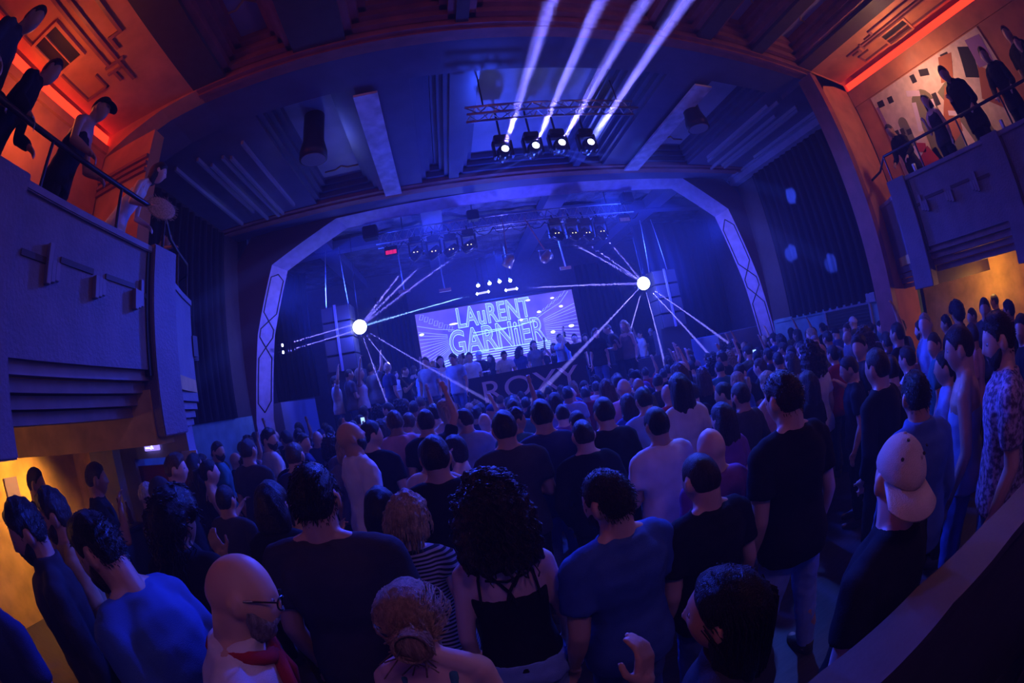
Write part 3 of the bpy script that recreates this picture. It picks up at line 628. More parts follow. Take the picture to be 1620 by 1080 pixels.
def letters(txt, x, z, size, ext, sx, m, off=0.0, ang=0.0):
    c = bpy.data.curves.new('lettering', 'FONT'); c.body = txt; c.size = size; c.fill_mode = 'NONE'; c.bevel_depth = ext; c.bevel_resolution = 0; c.offset = off; c.resolution_u = 4; c.space_character = 1.02
    o = bpy.data.objects.new('tmp', c); C.objects.link(o); bpy.context.view_layer.update()
    me = bpy.data.meshes.new_from_object(o.evaluated_get(bpy.context.evaluated_depsgraph_get())); bpy.data.objects.remove(o)
    xs = [v.co.x for v in me.vertices]; wd = max(xs)-min(xs); mn = min(xs); co_, si = math.cos(ang), math.sin(ang)
    for v in me.vertices:
        a = (v.co.x-mn)/wd*sx; bb = v.co.y; v.co = Vector((a*co_-bb*si, -.012+v.co.z*.3, a*si+bb*co_))
    q = bpy.data.objects.new('lettering', me); C.objects.link(q); me.materials.clear(); me.materials.append(m); q.location = (x,0,z); q.parent = e; return q
letters('LAuRENT', -1.36,     .47, .92, .014, 2.50, neon, .012, .0); letters('LAuRENT', -1.34, .47, .92, .012, 2.46, neon2, -.03)
letters('GARNiER', -1.74, -.42, 1.16, .015, 3.25, neon, .02); letters('GARNiER', -1.72, -.42, 1.16, .014, 3.2, neon2, -.035)
b = MB(); b2 = MB(); b3 = MB(); rnd = random.Random(3)
for k in range(16):
    z = -1.25+k*.13; b.tube([(-2.7,-.012,z*1.0-.15),(-1.75,-.012,.05+z*.35)], .006+.006*rnd.random(), 4)
    b.tube([(2.68,-.012,z-.05),(1.5,-.012,.0+z*.4)], .005+.006*rnd.random(), 4)
for k in range(7): x = -2.6+k*.15; z = .95-k*.09; b.tube([(x,-.012,z),(x+.10,-.012,z-.02),(x+.16,-.012,z+.13),(x+.06,-.012,z+.15),(x,-.012,z)], .008, 4)
for k in range(6): x = 1.3+k*.17; z = .45+k*.1; b.tube([(x,-.012,z),(x+.14,-.012,z+.02),(x+.30,-.012,z+.2)], .008, 4)
b.tube([(1.0,-.012,.2),(1.6,-.012,.5),(2.2,-.012,.75),(2.55,-.012,1.1)], .012, 4); b.tube([(-2.7,-.012,.75),(-2.1,-.012,.55),(-1.5,-.012,.42)], .012, 4)
for k in range(5): b2.tube([(-2.7,-.014,-.95+k*.07),(-1.0,-.014,-.75+k*.09),(1.6,-.014,-.72+k*.06)], .012, 4)
b2.tube([(-.9,-.014,.22),(.6,-.014,.20),(1.2,-.014,.28)], .014, 4); b2.tube([(-.9,-.014,.12),(.2,-.014,.18)], .014, 4)
for x, z, r, h in ((2.43,-.10,.10,.05),(1.75,-.2,.08,.05),(2.2,.62,.07,.04),(1.4,.55,.07,.04),(.75,.38,.06,.04),(1.95,.95,.07,.03),(1.1,1.0,.08,.03),(-1.5,.62,.15,.03),(-2.6,.45,.08,.04)):
    b3.lathe([(.001,0),(.05,0.001),(.05,.004),(.001,.005)], (x,-.02,z), 12, rot=Matrix.Rotation(PI/2,3,'X') @ Matrix.Diagonal((r/.05,h/.05,1)))
b.build('projected_ray', neon2, e); b2.build('projected_swoosh', neon, e); b3.build('projected_light_spot', spotw, e)
# ---------------------------------------------------------------- performer table, banner, stage edge
e = empty('performer_table', (1.65,10.1,.95)); tag(e, 'long table of players and mixers in front of the performer', 'table')
MB().box((-1.4,-.3,.86),(1.4,.45,.93), blackm).build('table_top', None, e, bevel=.01)
for x in (-1.3,1.3):
    for y in (-.22,.38): MB().tube([(x,y,0),(x,y,.86)], .025, 8).build('leg', metal, e)
b = MB(); b.box((-1.42,-.34,.0),(1.42,-.31,1.12)); tag_b = b.build('banner', mat('banner_black', (.02,.022,.04), .7), None, loc=(1.68,10.1,.95)); tag(tag_b, 'black banner with large white letters hanging before the performer table', 'banner')
c = bpy.data.curves.new('letters', 'FONT'); c.body = 'ROXY'; c.size = .68; c.extrude = .006
o = bpy.data.objects.new('tmp', c); C.objects.link(o); bpy.context.view_layer.update()
me = bpy.data.meshes.new_from_object(o.evaluated_get(bpy.context.evaluated_depsgraph_get())); bpy.data.objects.remove(o)
xs = [v.co.x for v in me.vertices]; k = 2.3/(max(xs)-min(xs))
for v in me.vertices: v.co = Vector(((v.co.x-min(xs))*k-1.1, -.352-v.co.z, v.co.y*1.05+.50))
me.materials.clear(); me.materials.append(mat('banner_white', (.92,.92,.95), .7)); q = bpy.data.objects.new('white_letters', me); C.objects.link(q); q.parent = tag_b
def gear(x, y, w, lb, kind):
    e = empty(kind, (x,y,1.885)); tag(e, lb, 'audio gear', 'gear on the performer table')
    MB().box((-w/2,-.16,0),(w/2,.16,.07), blackm).build('case', None, e, bevel=.008)
    MB().lathe([(.09,.07),(.09,.085),(.02,.09)], (0 if kind == 'media_player' else -w/4,0,0), 20, m=metal).build('jog_wheel' if kind == 'media_player' else 'dial', None, e, smooth=True)
    for k in range(3): MB().lathe([(.012,.07),(.01,.09)], (w/2-.05,-.1+.07*k,0), 8, m=lensd).build('knob', None, e)
    MB().box((-.06,.09,.075),(.06,.14,.08), mat('small_display_blue', (.2,.3,.9), .4, emit=(.3,.5,1), estr=1.5)).build('display', None, e)
for k, (x, kind, lb) in enumerate(((.75,'media_player','leftmost player deck on the performer table'),(1.25,'media_player','player deck just left of the mixer'),(1.72,'mixer','mixer in the middle of the performer table'),(2.2,'media_player','player deck just right of the mixer'),(2.7,'media_player','rightmost player deck on the performer table'))): gear(x,10.1,.34,lb,kind)
# low risers and crates the stage crowd stands beside
for x0, x1, y0, lb in ((-1.35,-.05,9.6,'dark blue riser wall left of the performer table'),(3.2,5.6,9.9,'dark riser wall right of the performer table')):
    tag(MB().box((x0,y0,.95),(x1,y0+.15,1.75), stagew).build('riser_front', bevel=.01), lb, 'riser')
# ---------------------------------------------------------------- people: shapes
HEADZ = 1.622
def nz(P, f, s=0.0):     # cheap smooth noise on an (n,3) array
    x, y, z = P[:,0]*f, P[:,1]*f, P[:,2]*f
    return (np.sin(x*1.7+1.3*np.sin(y*1.1+s)+s)+np.sin(y*2.1+1.1*np.sin(z*1.3+2*s)+1.7)+np.sin(z*1.9+1.2*np.sin(x*1.4+s)+.5+3*s))/3
def capsule(b, p, q, r0, r1, n=12, sq=1.0, side=None):
    p = Vector(p); q = Vector(q); d = (q-p); L = d.length or 1e-4; d /= L
    u = d.cross(Vector(side) if side else (Vector((0,0,1)) if abs(d.z) < .9 else Vector((0,1,0)))).normalized(); w = d.cross(u)
    rings = []
    for a in (-80,-50,-22): rings.append((p + d*r0*math.sin(math.radians(a)), r0*math.cos(math.radians(a))))
    for t in (0,.33,.66,1): rings.append((p+d*L*t, r0+(r1-r0)*t))
    for a in (22,50,80): rings.append((q + d*r1*math.sin(math.radians(a)), r1*math.cos(math.radians(a))))
    vs = [c + (u*math.cos(2*PI*k/n) + w*math.sin(2*PI*k/n)*sq)*r for c, r in rings for k in range(n)]; m = len(rings)
    fs = [(i*n+k, i*n+(k+1)%n, (i+1)*n+(k+1)%n, (i+1)*n+k) for i in range(m-1) for k in range(n)] + [tuple(range(n-1,-1,-1)), tuple(range((m-1)*n, m*n))]
    b.add(vs, fs)
def flatcone(b, p, q, r0, r1, n=16):
    b.tube([p, Vector(p).lerp(Vector(q), .5), q], [r0, (r0+r1)/2, r1], n)
def loft(b, rings, n=28, e=2.5):
    vs = []; m = len(rings)
    for z, cx, cy_, rx, ry in rings:
        for k in range(n):
            a = 2*PI*k/n; c, s = math.cos(a), math.sin(a)
            vs.append((cx+rx*math.copysign(abs(c)**(2/e), c), cy_+ry*math.copysign(abs(s)**(2/e), s), z))
    b.add(vs, [(i*n+k, i*n+(k+1)%n, (i+1)*n+(k+1)%n, (i+1)*n+k) for i in range(m-1) for k in range(n)] + [tuple(range(n-1,-1,-1)), tuple(range((m-1)*n, m*n))])
def ellip(b, c, r, rot=None, n=14):
    vs = []; c = Vector(c)
    for i in range(n//2+1):
        th = .02+(PI-.04)*i/(n//2)
        for k in range(n):
            v = Vector((r[0]*math.sin(th)*math.cos(2*PI*k/n), r[1]*math.sin(th)*math.sin(2*PI*k/n), r[2]*math.cos(th))); vs.append(c + (rot @ v if rot else v))
    m = n//2+1
    b.add(vs, [(i*n+k, i*n+(k+1)%n, (i+1)*n+(k+1)%n, (i+1)*n+k) for i in range(m-1) for k in range(n)] + [tuple(range(n-1,-1,-1)), tuple(range((m-1)*n, m*n))])
def head_grid(nu=44, nv=34):
    P = []
    for i in range(nv+1):
        th = PI*(i+.001)/(nv+.002)
        for k in range(nu):
            ph = 2*PI*k/nu; x, y, z = math.sin(th)*math.sin(ph), math.sin(th)*math.cos(ph), math.cos(th)
            P.append((x, y, z))
    P = np.array(P); x, y, z = P.T
    X = .076*x; Y = np.where(y > 0, .094, .104)*y; Z = .118*z
    t = np.clip(-z, 0, 1)**1.6; X = X*(1-.34*t); Y = np.where(y > 0, Y*(1-.10*t), Y*(1-.62*t)) + .012*t
    X *= 1-.07*np.clip(z, 0, 1)**2*0
    fr = np.clip(y, 0, 1)**2; G = lambda a, s: np.exp(-(a/s)**2)
    Y += fr*(-.010*(G(X-.031,.015)+G(X+.031,.015))*G(Z-.012,.013) + .004*G(Z-.034,.012)*G(X,.05)
        + .024*G(X,.0125)*np.clip((.028-Z)/.05, 0, 1)*G(np.maximum(-.024-Z, 0),.007) + .006*G(X,.024)*G(Z+.056,.011) - .003*G(X,.03)*G(Z+.066,.006)
        + .008*G(X,.02)*G(Z+.092,.016) + .004*(G(X-.045,.018)+G(X+.045,.018))*G(Z+.015,.02))
    Q = np.stack([X, Y, Z], 1)
    F = [(i*nu+k, i*nu+(k+1)%nu, (i+1)*nu+(k+1)%nu, (i+1)*nu+k) for i in range(nv) for k in range(nu)] + [tuple(range(nu-1,-1,-1)), tuple(range(nv*nu, (nv+1)*nu))]
    return P, Q, F
HD, HQ, HF = head_grid()
def remesh(b, voxel, smooth=4, wr=0.0, wf=18.0, seed=0.0, zs=1.0):
    me = bpy.data.meshes.new('tmp'); me.from_pydata(b.v, [], b.f); me.validate()
    bm = bmesh.new(); bm.from_mesh(me); bmesh.ops.recalc_face_normals(bm, faces=bm.faces); bm.to_mesh(me); bm.free()
    o = bpy.data.objects.new('tmp', me); C.objects.link(o)
    r = o.modifiers.new('r', 'REMESH'); r.mode = 'VOXEL'; r.voxel_size = voxel; r.use_smooth_shade = True
    s = o.modifiers.new('s', 'SMOOTH'); s.factor = .5; s.iterations = smooth
    bpy.context.view_layer.update(); dg = bpy.context.evaluated_depsgraph_get()
    out = bpy.data.meshes.new_from_object(o.evaluated_get(dg)); bpy.data.objects.remove(o); bpy.data.meshes.remove(me)
    if wr:
        n = len(out.vertices); P = np.empty(n*3, 'f'); out.vertices.foreach_get('co', P); P = P.reshape(-1,3)
        N = np.empty(n*3, 'f'); out.vertex_normals.foreach_get('vector', N); N = N.reshape(-1,3)
        A = P.copy(); A[:,2] *= zs
        P = P + N*(wr*(nz(A, wf, seed)+.6*nz(A, wf*2.3, seed+2)))[:,None]; out.vertices.foreach_set('co', P.astype('f').ravel()); out.update()
    return out
ARM = {  # elbow, wrist for the +x side; mirrored for the other
 'down': ((.235,-.03,1.13),(.245,.05,.88)), 'fold': ((.24,.02,1.14),(.06,.24,1.16)), 'drink': ((.24,.05,1.15),(.16,.27,1.30)),
 'phone': ((.24,.20,1.36),(.12,.30,1.68)), 'up': ((.30,.06,1.62),(.27,.12,1.88)), 'upin': ((.27,.14,1.58),(.14,.22,1.84)),
 'face': ((.22,.13,1.22),(.10,.20,1.47)), 'out': ((.34,.18,1.22),(.44,.38,1.28)), 'lean': ((.26,.14,1.15),(.20,.38,1.02)), 'pocket': ((.27,-.05,1.14),(.20,.05,.93)),
 'hug': ((.36,.10,1.36),(.58,.16,1.40)), 'jog': ((.25,.12,1.16),(.20,.40,1.10)), 'far': ((.38,.30,1.30),(.42,.55,1.30)), 'point': ((.33,.12,1.48),(.50,.22,1.66))}
def hand(b, w, d, up, side, sc=1.0, curl=.5):
    # palm, four fingers of unequal length with bends, thumb from the side of the palm
    d = Vector(d).normalized(); up = Vector(up); up = (up - d*up.dot(d)).normalized(); s = d.cross(up)*side
    w = Vector(w); pc = w + d*.05*sc
    capsule(b, w, w+d*.02, .026*sc, .03*sc)
    for k in range(4): capsule(b, w+d*.02*sc+s*(-.024+.016*k)*sc, w+d*.085*sc+s*(-.027+.018*k)*sc, .014*sc, .0125*sc, 8)
    for k, L in enumerate((.058,.078,.082,.070)):
        a = w+d*.088*sc+s*(-.027+.018*k)*sc; e1 = a+(d*math.cos(curl*.7)-up*math.sin(curl*.7))*L*.5*sc; e2 = e1+(d*math.cos(curl*1.8)-up*math.sin(curl*1.8))*L*.5*sc
        capsule(b, a, e1, .0095*sc, .0088*sc, 8); capsule(b, e1, e2, .0088*sc, .0075*sc, 8)
    a = w+d*.025*sc+s*.028*sc; e1 = a+(d*.6+s*.7-up*.25).normalized()*.045*sc; e2 = e1+(d*.9+s*.15-up*.4).normalized()*.034*sc
    capsule(b, a, e1, .013*sc, .011*sc, 8); capsule(b, e1, e2, .011*sc, .009*sc, 8)
PROTO = {}
def proto(key, sex='m', L='down', R='down', lean=(0,0), head=(0,0,0), vox=.017, build=1.0, top='tee', legs='trousers', stance=.10, seed=1.0, sleeve=.62, seat=0, drop=(0,0,0)):
    """One body, its top, trousers and shoes as continuous surfaces, in a pose. Heights for a 1.75 m person, feet at z = 0, facing +Y."""
    if key in PROTO: return PROTO[key]
    f = sex == 'f'; sw = (.165 if f else .195)*build; k = build
    def W(p): # bend the trunk over the hips
        p = Vector(p); t = max(0, min(1.25, (p.z-.93)/.5)); return Vector((p.x+lean[0]*t*t*.6+lean[0]*t*.4, p.y+lean[1]*t*t*.6+lean[1]*t*.4, p.z-.25*(lean[0]**2+lean[1]**2)*t))
    def wb(b): b.v = [tuple(W(v)) for v in b.v]; return b
    piv = W((0,.0,1.53)); hc = W((0,.018,HEADZ)) ; HR = Matrix.Rotation(head[0],3,'Z') @ Matrix.Rotation(-head[1],3,'X') @ Matrix.Rotation(head[2],3,'Y')
    hcen = piv + HR @ (hc - piv)
    hm = Matrix.Translation(hcen) @ HR.to_4x4() @ Matrix.Scale(1.07, 4)
    T = [(.86,0,-.01,.168*k,.118*k),(.95,0,-.012,.17*k,.12*k),(1.04,0,-.005,.155*k,.108*k),(1.14,0,0,.145*k,.10*k),(1.25,0,.002,.160*k,.112*k),(1.35,0,0,.172*k,.115*k),(1.42,0,-.005,.150*k,.095*k),(1.465,0,-.008,.09,.07)] if not f else \
        [(.86,0,-.01,.172*k,.12*k),(.95,0,-.012,.172*k,.12*k),(1.04,0,-.005,.145*k,.10*k),(1.12,0,0,.125*k,.09*k),(1.24,0,.004,.138*k,.105*k),(1.33,0,.0,.145*k,.10*k),(1.41,0,-.005,.125*k,.082*k),(1.46,0,-.008,.07,.06)]
    body = MB(); loft(body, T)
    if f:
        for s in (-1,1): ellip(body, (s*.065,.075,1.28), (.058,.05,.055))
    nr = .051 if f else .066
    capsule(body, (0,-.012,1.42), (0,.0,1.56), nr*1.12, nr)
    for s in (-1,1):
        capsule(body, (s*.015,-.022,1.505), (s*(sw-.05),-.012,1.43), .036, .046); capsule(body, (s*.09,0,1.37), (s*(sw-.03),0,1.395), .06*k, .056*k)
        hx = .092; ax = stance
        capsule(body, (s*.085,0,.90), (s*(hx+(ax-hx)*.5),.015,.50), .088*k, .058*k); capsule(body, (s*(hx+(ax-hx)*.5),.01,.50), (s*ax,-.03,.09), .056, .038)
        capsule(body, (s*(hx+(ax-hx)*.6),-.02,.38), (s*ax,-.03,.25), .05, .044); capsule(body, (s*ax,-.04,.045), (s*(ax+.02),.14,.03), .036, .028, sq=.8)
    wb(body)
    arms = []
    for s, a in ((-1,L),(1,R)):
        e, w_ = ARM[a] if isinstance(a, str) else a
        if isinstance(a, str): e = (e[0]*s, e[1], e[2]); w_ = (w_[0]*s, w_[1], w_[2])
        sh = Vector((s*(sw-.012),0,1.395)); e = Vector(e) if not isinstance(a, str) else sh + (Vector(e)-Vector((s*.19,0,1.395)))
        w_ = Vector(w_) if not isinstance(a, str) else e + (Vector(w_)-Vector(((ARM[a][0][0])*s,ARM[a][0][1],ARM[a][0][2])))
        if isinstance(a, str):     # keep true limb lengths
            e = sh + (e-sh).normalized()*.285; w_ = e + (w_-e).normalized()*.25
        sh, e, w_ = W(sh), W(e), W(w_); ar = (.85 if f else 1)*k
        capsule(body, sh, e, .052*ar, .042*ar); capsule(body, e, e.lerp(w_,.4), .042*ar, .041*ar); capsule(body, e.lerp(w_,.4), w_, .041*ar, .027)
        d = (w_-e).normalized(); hand(body, w_, d, Vector((-s*.8,.5,.2)) if a in ('down','pocket') else Vector((0,.3,1)) if d.z < .3 else Vector((0,-1,0)), s, .98, .55)
        arms.append((sh, e, w_))
    hb = MB(); hb.add([tuple(v) for v in HQ], HF)
    for s in (-1,1): ellip(hb, (s*.080,-.010,-.004), (.014,.021,.034), Matrix.Rotation(s*.35,3,'Z'))
    hb.v = [tuple(hm @ Vector(v)) for v in hb.v]; body.add(hb.v, hb.f)
    capsule(body, W((0,-.01,1.47)), hcen+HR @ Vector((0,-.03,-.05)), nr, nr*1.02)
    R = {'body': remesh(body, vox, 3 if vox > .01 else 2), 'hm': hm, 'arms': arms, 'W': W}
    # top
    if top:
        t = MB(); g = .018
        zt = {'tee':1.492,'tank':1.40,'shirt':1.515,'jacket':1.52,'long':1.50}[top]; z0 = .84 if top != 'jacket' else .80
        g += .014 if top == 'jacket' else 0
        rr = [(z, cx, c2, rx+g*(1.0 if z > 1.1 else 1.5), ry+g*(1.0 if z > 1.1 else 1.4)) for z, cx, c2, rx, ry in T if z < zt]
        rr[0] = (z0, *rr[0][1:]); 
        if top != 'tank': rr = rr[:-1] if rr[-1][0] > 1.43 else rr; rr += [(1.455,0,-.012,.125,.092),(zt,0,-.014,.088 if not f else .078,.080)]
        else: rr[-1] = (1.37, 0, -.0, .13*k+g, .085*k+g)
        loft(t, rr)
        if f:
            for s in (-1,1): ellip(t, (s*.065,.078,1.28), (.066,.058,.062))
        if top == 'tank':
            for s in (-1,1): t.tube([(s*.075,.085,1.36),(s*.085,.02,1.452),(s*.075,-.06,1.43),(s*.06,-.092,1.34)], .017, 8)
        else:
            for s in (-1,1): capsule(t, (s*.03,-.022,1.463), (s*(sw-.05),-.012,1.43), .054, .064); capsule(t, (s*.09,0,1.37), (s*(sw-.03),0,1.395), .075*k, .072*k)
        wb(t)
        if top != 'tank':
            for sh, e, w_ in arms:
                if top in ('jacket','long','shirt'):
                    capsule(t, sh, e, .07*k, .06); flatcone(t, e, e.lerp(w_,.92), .058, .042)
                else: capsule(t, sh, sh.lerp(e,.2), .07*k, .068*k); flatcone(t, sh, sh.lerp(e, sleeve), .070*k, .066*k)
        R['top'] = remesh(t, max(vox*1.05,.011), 3, .0045, 17, seed)
    # trousers
    if legs:
        t = MB(); loft(t, [(.84,0,-.01,.172*k+.01,.12*k+.012),(.90,0,-.01,.176*k+.008,.124*k+.01),(.985,0,-.01,.168*k+.006,.118*k+.006)])
        for s in (-1,1):
            kx = s*(.092+(stance-.092)*.5); capsule(t, (s*.088,0,.88), (kx,.015,.50), .100*k, .072*k)
            if legs == 'trousers': flatcone(t, (kx,.013,.52), (s*stance,-.03,.08), .074*k, .056)
            else: flatcone(t, (s*.092,0,.70), (kx,.012,.46), .10*k, .088*k)
        wb(t); R['legs'] = remesh(t, max(vox*1.1,.012), 3, .005, 20, seed+3)
    R['shoe'] = []
    for s in (-1,1):
        q = MB(); loft(q, [(.0,s*(stance+.01),.035,.044,.125),(.03,s*(stance+.01),.035,.046,.128),(.06,s*(stance+.005),.005,.042,.095),(.105,s*stance,-.035,.040,.052)], 20, 2.6)
        me = bpy.data.meshes.new('shoe'); me.from_pydata(q.v, [], q.f); me.shade_smooth(); me.materials.append(None); R['shoe'].append(me)
    for kk in ('body','top','legs'):
        if kk in R: R[kk].name = kk; R[kk].materials.clear(); R[kk].materials.append(None)
    PROTO[key] = R; return R
# hair in head space
HAIR = {}
def hair(style, seed=1.0):
    key = (style, seed)
    if key in HAIR: return HAIR[key]
    az = np.abs(np.arctan2(HD[:,0], HD[:,1])); zl = np.interp(az, [0,.55,.85,1.12,1.30,1.42,1.55,1.72,1.9,2.2,PI], [.068,.066,.052,.034,.004,.004,.030,.022,-.03,-.058,-.080])
    if style == 'receding': zl = np.interp(az, [0,.6,.95,1.25,1.5,1.85,2.2,PI], [.112,.075,.05,.01,.04,.038,-.045,-.08])
    if style == 'cap' or style == 'beanie': zl = np.interp(az, [0,1.2,PI], [.040,.028,-.012])
    m = 1/(1+np.exp(-(HQ[:,2]-zl)/.006))
    T = {'buzz':.0035,'short':.011,'receding':.006,'quiff':.013,'messy':.020,'afro':.050,'long':.014,'longwavy':.022,'bob':.020,'bun':.009,'pony':.009,'curly':.045,'cap':.012,'beanie':.014,'bald':.0,'blondeshort':.024}[style]
    t = np.full(len(HQ), T); up = np.clip(HD[:,2], 0, 1); fr = np.clip(HD[:,1], 0, 1)
    if style in ('short','messy','quiff'): t = t*(.55+.7*up)
    if style == 'quiff': t = t + .028*up*fr
    amp = {'messy':.007,'afro':.008,'curly':.014,'quiff':.003,'short':.0022,'longwavy':.005,'blondeshort':.006}.get(style, .0012)
    t = t + amp*nz(HQ, 95 if style != 'curly' else 60, seed)
    N = HQ/np.linalg.norm(HQ, axis=1)[:,None]
    P = HQ + N*(t*m - .016*(1-m))[:,None]; Fm = HF
    b = MB(); b.add([tuple(v) for v in P], Fm)
    if style in ('long','longwavy','bob','curly','blondeshort'):
        Lg = {'long':.30,'longwavy':.34,'bob':.13,'curly':.20,'blondeshort':.07}[style]; w = {'curly':1.45,'longwavy':1.2,'blondeshort':1.05}.get(style, 1.0)
        loft(b, [(.05,0,-.030,.080*w,.075*w),(0,0,-.036,.092*w,.075*w),(-Lg*.4,0,-.045,.100*w,.066*w),(-Lg*.8,0,-.05,.098*w,.055*w),(-Lg,0,-.05,.072*w,.035*w)], 36)
        me = remesh(b, .009, 3, amp+.002, 60, seed, .22 if style in ('long','longwavy','bob') else 1)
    elif style in ('bun','pony'):
        if style == 'bun': ellip(b, (0,-.138,-.012), (.054,.044,.050)); ellip(b, (.02,-.150,-.035), (.036,.034,.034)); ellip(b, (0,-.095,-.035), (.05,.03,.04))
        else: b.tube([(0,-.10,.04),(0,-.15,.03),(0,-.165,-.05),(0,-.15,-.17)], [.02,.034,.03,.008], 12)
        me = remesh(b, .007, 2, .0022, 70, seed, .3)
    elif style == 'bald': me = None
    else:
        me = bpy.data.meshes.new('hair'); me.from_pydata(b.v, [], b.f); me.shade_smooth(); me.update()
    if me: me.name = 'hair'; me.materials.clear(); me.materials.append(None)
    HAIR[key] = me; return me
def beard_mesh(full=True):
    if ('beard', full) in HAIR: return HAIR[('beard', full)]
    az = np.abs(np.arctan2(HD[:,0], HD[:,1])); up = np.interp(az, [0,.35,.6,1.2,1.6,PI], [-.030,-.034,-.045,-.02,.0,-.2]); t = 1/(1+np.exp((HQ[:,2]-up)/.005))
    t = t*(1/(1+np.exp((az-1.55)/.06)))*(1-np.exp(-(HQ[:,0]/.02)**2)*np.exp(-((HQ[:,2]+.056)/.007)**2))
    N = HQ/np.linalg.norm(HQ, axis=1)[:,None]; P = HQ + N*(t*(.010+.004*nz(HQ,110,2)) - .014*(1-t))[:,None]
    me = bpy.data.meshes.new('beard'); me.from_pydata([tuple(v) for v in P], [], HF); me.shade_smooth(); me.materials.append(None); HAIR[('beard', full)] = me; return me
# ---------------------------------------------------------------- people: materials
SK = {'a': (.62,.40,.30), 'b': (.50,.30,.21), 'c': (.36,.20,.13), 'd': (.16,.085,.055), 'p': (.72,.50,.42)}
def skin(k): return mat('skin_'+k, SK[k], .5, bump=.04, bscale=180)
HC = {'black': (.012,.010,.012), 'dark': (.03,.02,.016), 'brown': (.09,.05,.028), 'blonde': (.48,.33,.18), 'grey': (.30,.28,.28), 'white': (.6,.58,.58), 'red': (.22,.07,.03)}
def hairm(k): return mat('hair_'+k, HC[k], .42, noise=.35, nscale=30, stretch=(3,3,.35), bump=.9, bscale=110)
CL = {'black': (.012,.012,.016), 'navy': (.03,.045,.13), 'blue': (.05,.12,.34), 'white': (.72,.72,.76), 'cream': (.62,.55,.48), 'grey': (.16,.16,.19), 'charcoal': (.045,.045,.055), 'red': (.40,.03,.04), 'pink': (.65,.36,.42), 'denim': (.08,.16,.38), 'jeans': (.26,.46,.85), 'olive': (.12,.13,.06), 'brown': (.10,.06,.04), 'tan': (.40,.27,.16), 'teal': (.05,.2,.24), 'lightblue': (.30,.42,.65), 'purple': (.2,.08,.3)}
def cloth(k): return mat('cloth_'+k, CL[k], .9, bump=.25, bscale=260, spec=.2, noise=.12, nscale=6)
shoe_m = mat('shoe_rubber', (.05,.05,.055), .6)
def setm(o, m): o.material_slots[0].link = 'OBJECT'; o.material_slots[0].material = m
def person(pr, hs, loc, rz, h, sk, hc, top, legs, label, group=None, beard=None, cat='person', hseed=1.0, extras=()):
    R = PROTO[pr]; k = h/1.75
    o = bpy.data.objects.new('person', R['body']); C.objects.link(o); setm(o, skin(sk)); hx, hy = R['hm'].translation.x*k, (R['hm'].translation.y-.018)*k
    o.location = (loc[0]-hx*math.cos(rz)+hy*math.sin(rz), loc[1]-hx*math.sin(rz)-hy*math.cos(rz), loc[2]); o.rotation_euler = (0,0,rz); o.scale = (k,k,k)
    tag(o, label, cat, group)
    def child(n, me, m, mtx=None):
        c = bpy.data.objects.new(n, me); C.objects.link(c); c.parent = o; setm(c, m)
        if mtx is not None: c.matrix_local = mtx
        return c
    if 'top' in R and top: child('t_shirt' if 'tank' not in pr else 'tank_top', R['top'], cloth(top) if isinstance(top, str) else top)
    if 'legs' in R: child('trousers', R['legs'], cloth(legs))
    for q in R['shoe']: child('shoe', q, shoe_m)
    hm_ = hair(hs, hseed)
    if hm_: child('cap' if hs == 'cap' else 'beanie' if hs == 'beanie' else 'hair', hm_, (cloth(hc) if hs in ('cap','beanie') else hairm(hc)), R['hm'])
    if beard: child('beard', beard_mesh(), hairm(beard), R['hm'])
    return o
# ---------------------------------------------------------------- people: poses
def tint(name, cols, kind):
    if name in MATS: return MATS[name]
    m = mat(name, cols[0], .9, bump=.2, bscale=260, spec=.2); nt = m.node_tree; p = nt.nodes['Principled BSDF']; tc = nt.nodes.new('ShaderNodeTexCoord')
    if kind == 'stripe':
        t = nt.nodes.new('ShaderNodeTexWave'); t.bands_direction = 'Z'; t.inputs['Scale'].default_value = 16; t.inputs['Distortion'].default_value = .6
    else: t = nt.nodes.new('ShaderNodeTexNoise'); t.inputs['Scale'].default_value = 42; t.inputs['Detail'].default_value = 6
    r = nt.nodes.new('ShaderNodeValToRGB'); r.color_ramp.elements[0].position = .42; r.color_ramp.elements[1].position = .60; r.color_ramp.elements[0].color = (*cols[0],1); r.color_ramp.elements[1].color = (*cols[1],1)
    nt.links.new(tc.outputs['Object'], t.inputs['Vector']); nt.links.new(t.outputs[0], r.inputs[0]); nt.links.new(r.outputs[0], p.inputs['Base Color']); return m
CLX = {'stripe': lambda: tint('cloth_striped', ((.015,.015,.02),(.35,.33,.38)), 'stripe'), 'purplefleck': lambda: tint('cloth_fleck', ((.10,.08,.13),(.45,.36,.50)), 'noise')}
_c0 = cloth
def cloth(k): return CLX[k]() if k in CLX else _c0(k)
V1, V2 = .018, .0095
for a in (('m_down',{}),('m_fold',dict(L='fold',R='fold',build=1.05)),('m_drink',dict(R='drink',head=(.1,.1,0))),('m_pocket',dict(L='pocket',R='pocket',top='long',stance=.13)),
          ('m_turnl',dict(head=(.9,.05,0),R='drink')),('m_turnr',dict(head=(-.9,.05,0))),('m_phone',dict(R='phone',L='down',head=(0,-.15,0))),('m_up',dict(R='up',head=(0,-.1,.05))),
          ('m_lean',dict(L='fold',R='drink',lean=(.04,.10),head=(.2,.25,.1),build=1.06)),('m_face',dict(R='drink',head=(.1,.05,0)))):
    proto(a[0], vox=V1, seed=len(a[0]), **a[1])
for a in (('f_down',{}),('f_tank',dict(top='tank',R='drink')),('f_up',dict(R='up',top='tank')),('f_turn',dict(head=(.8,.1,0)))): proto(a[0], sex='f', vox=V1, **a[1])
proto('dj', L='jog', R='jog', lean=(0,.16), head=(0,.45,0), vox=.014)
proto('m_bar', head=(-.2,.1,0), R='drink', vox=.012); proto('m_barr', head=(0,.05,0), top='shirt', vox=.012)
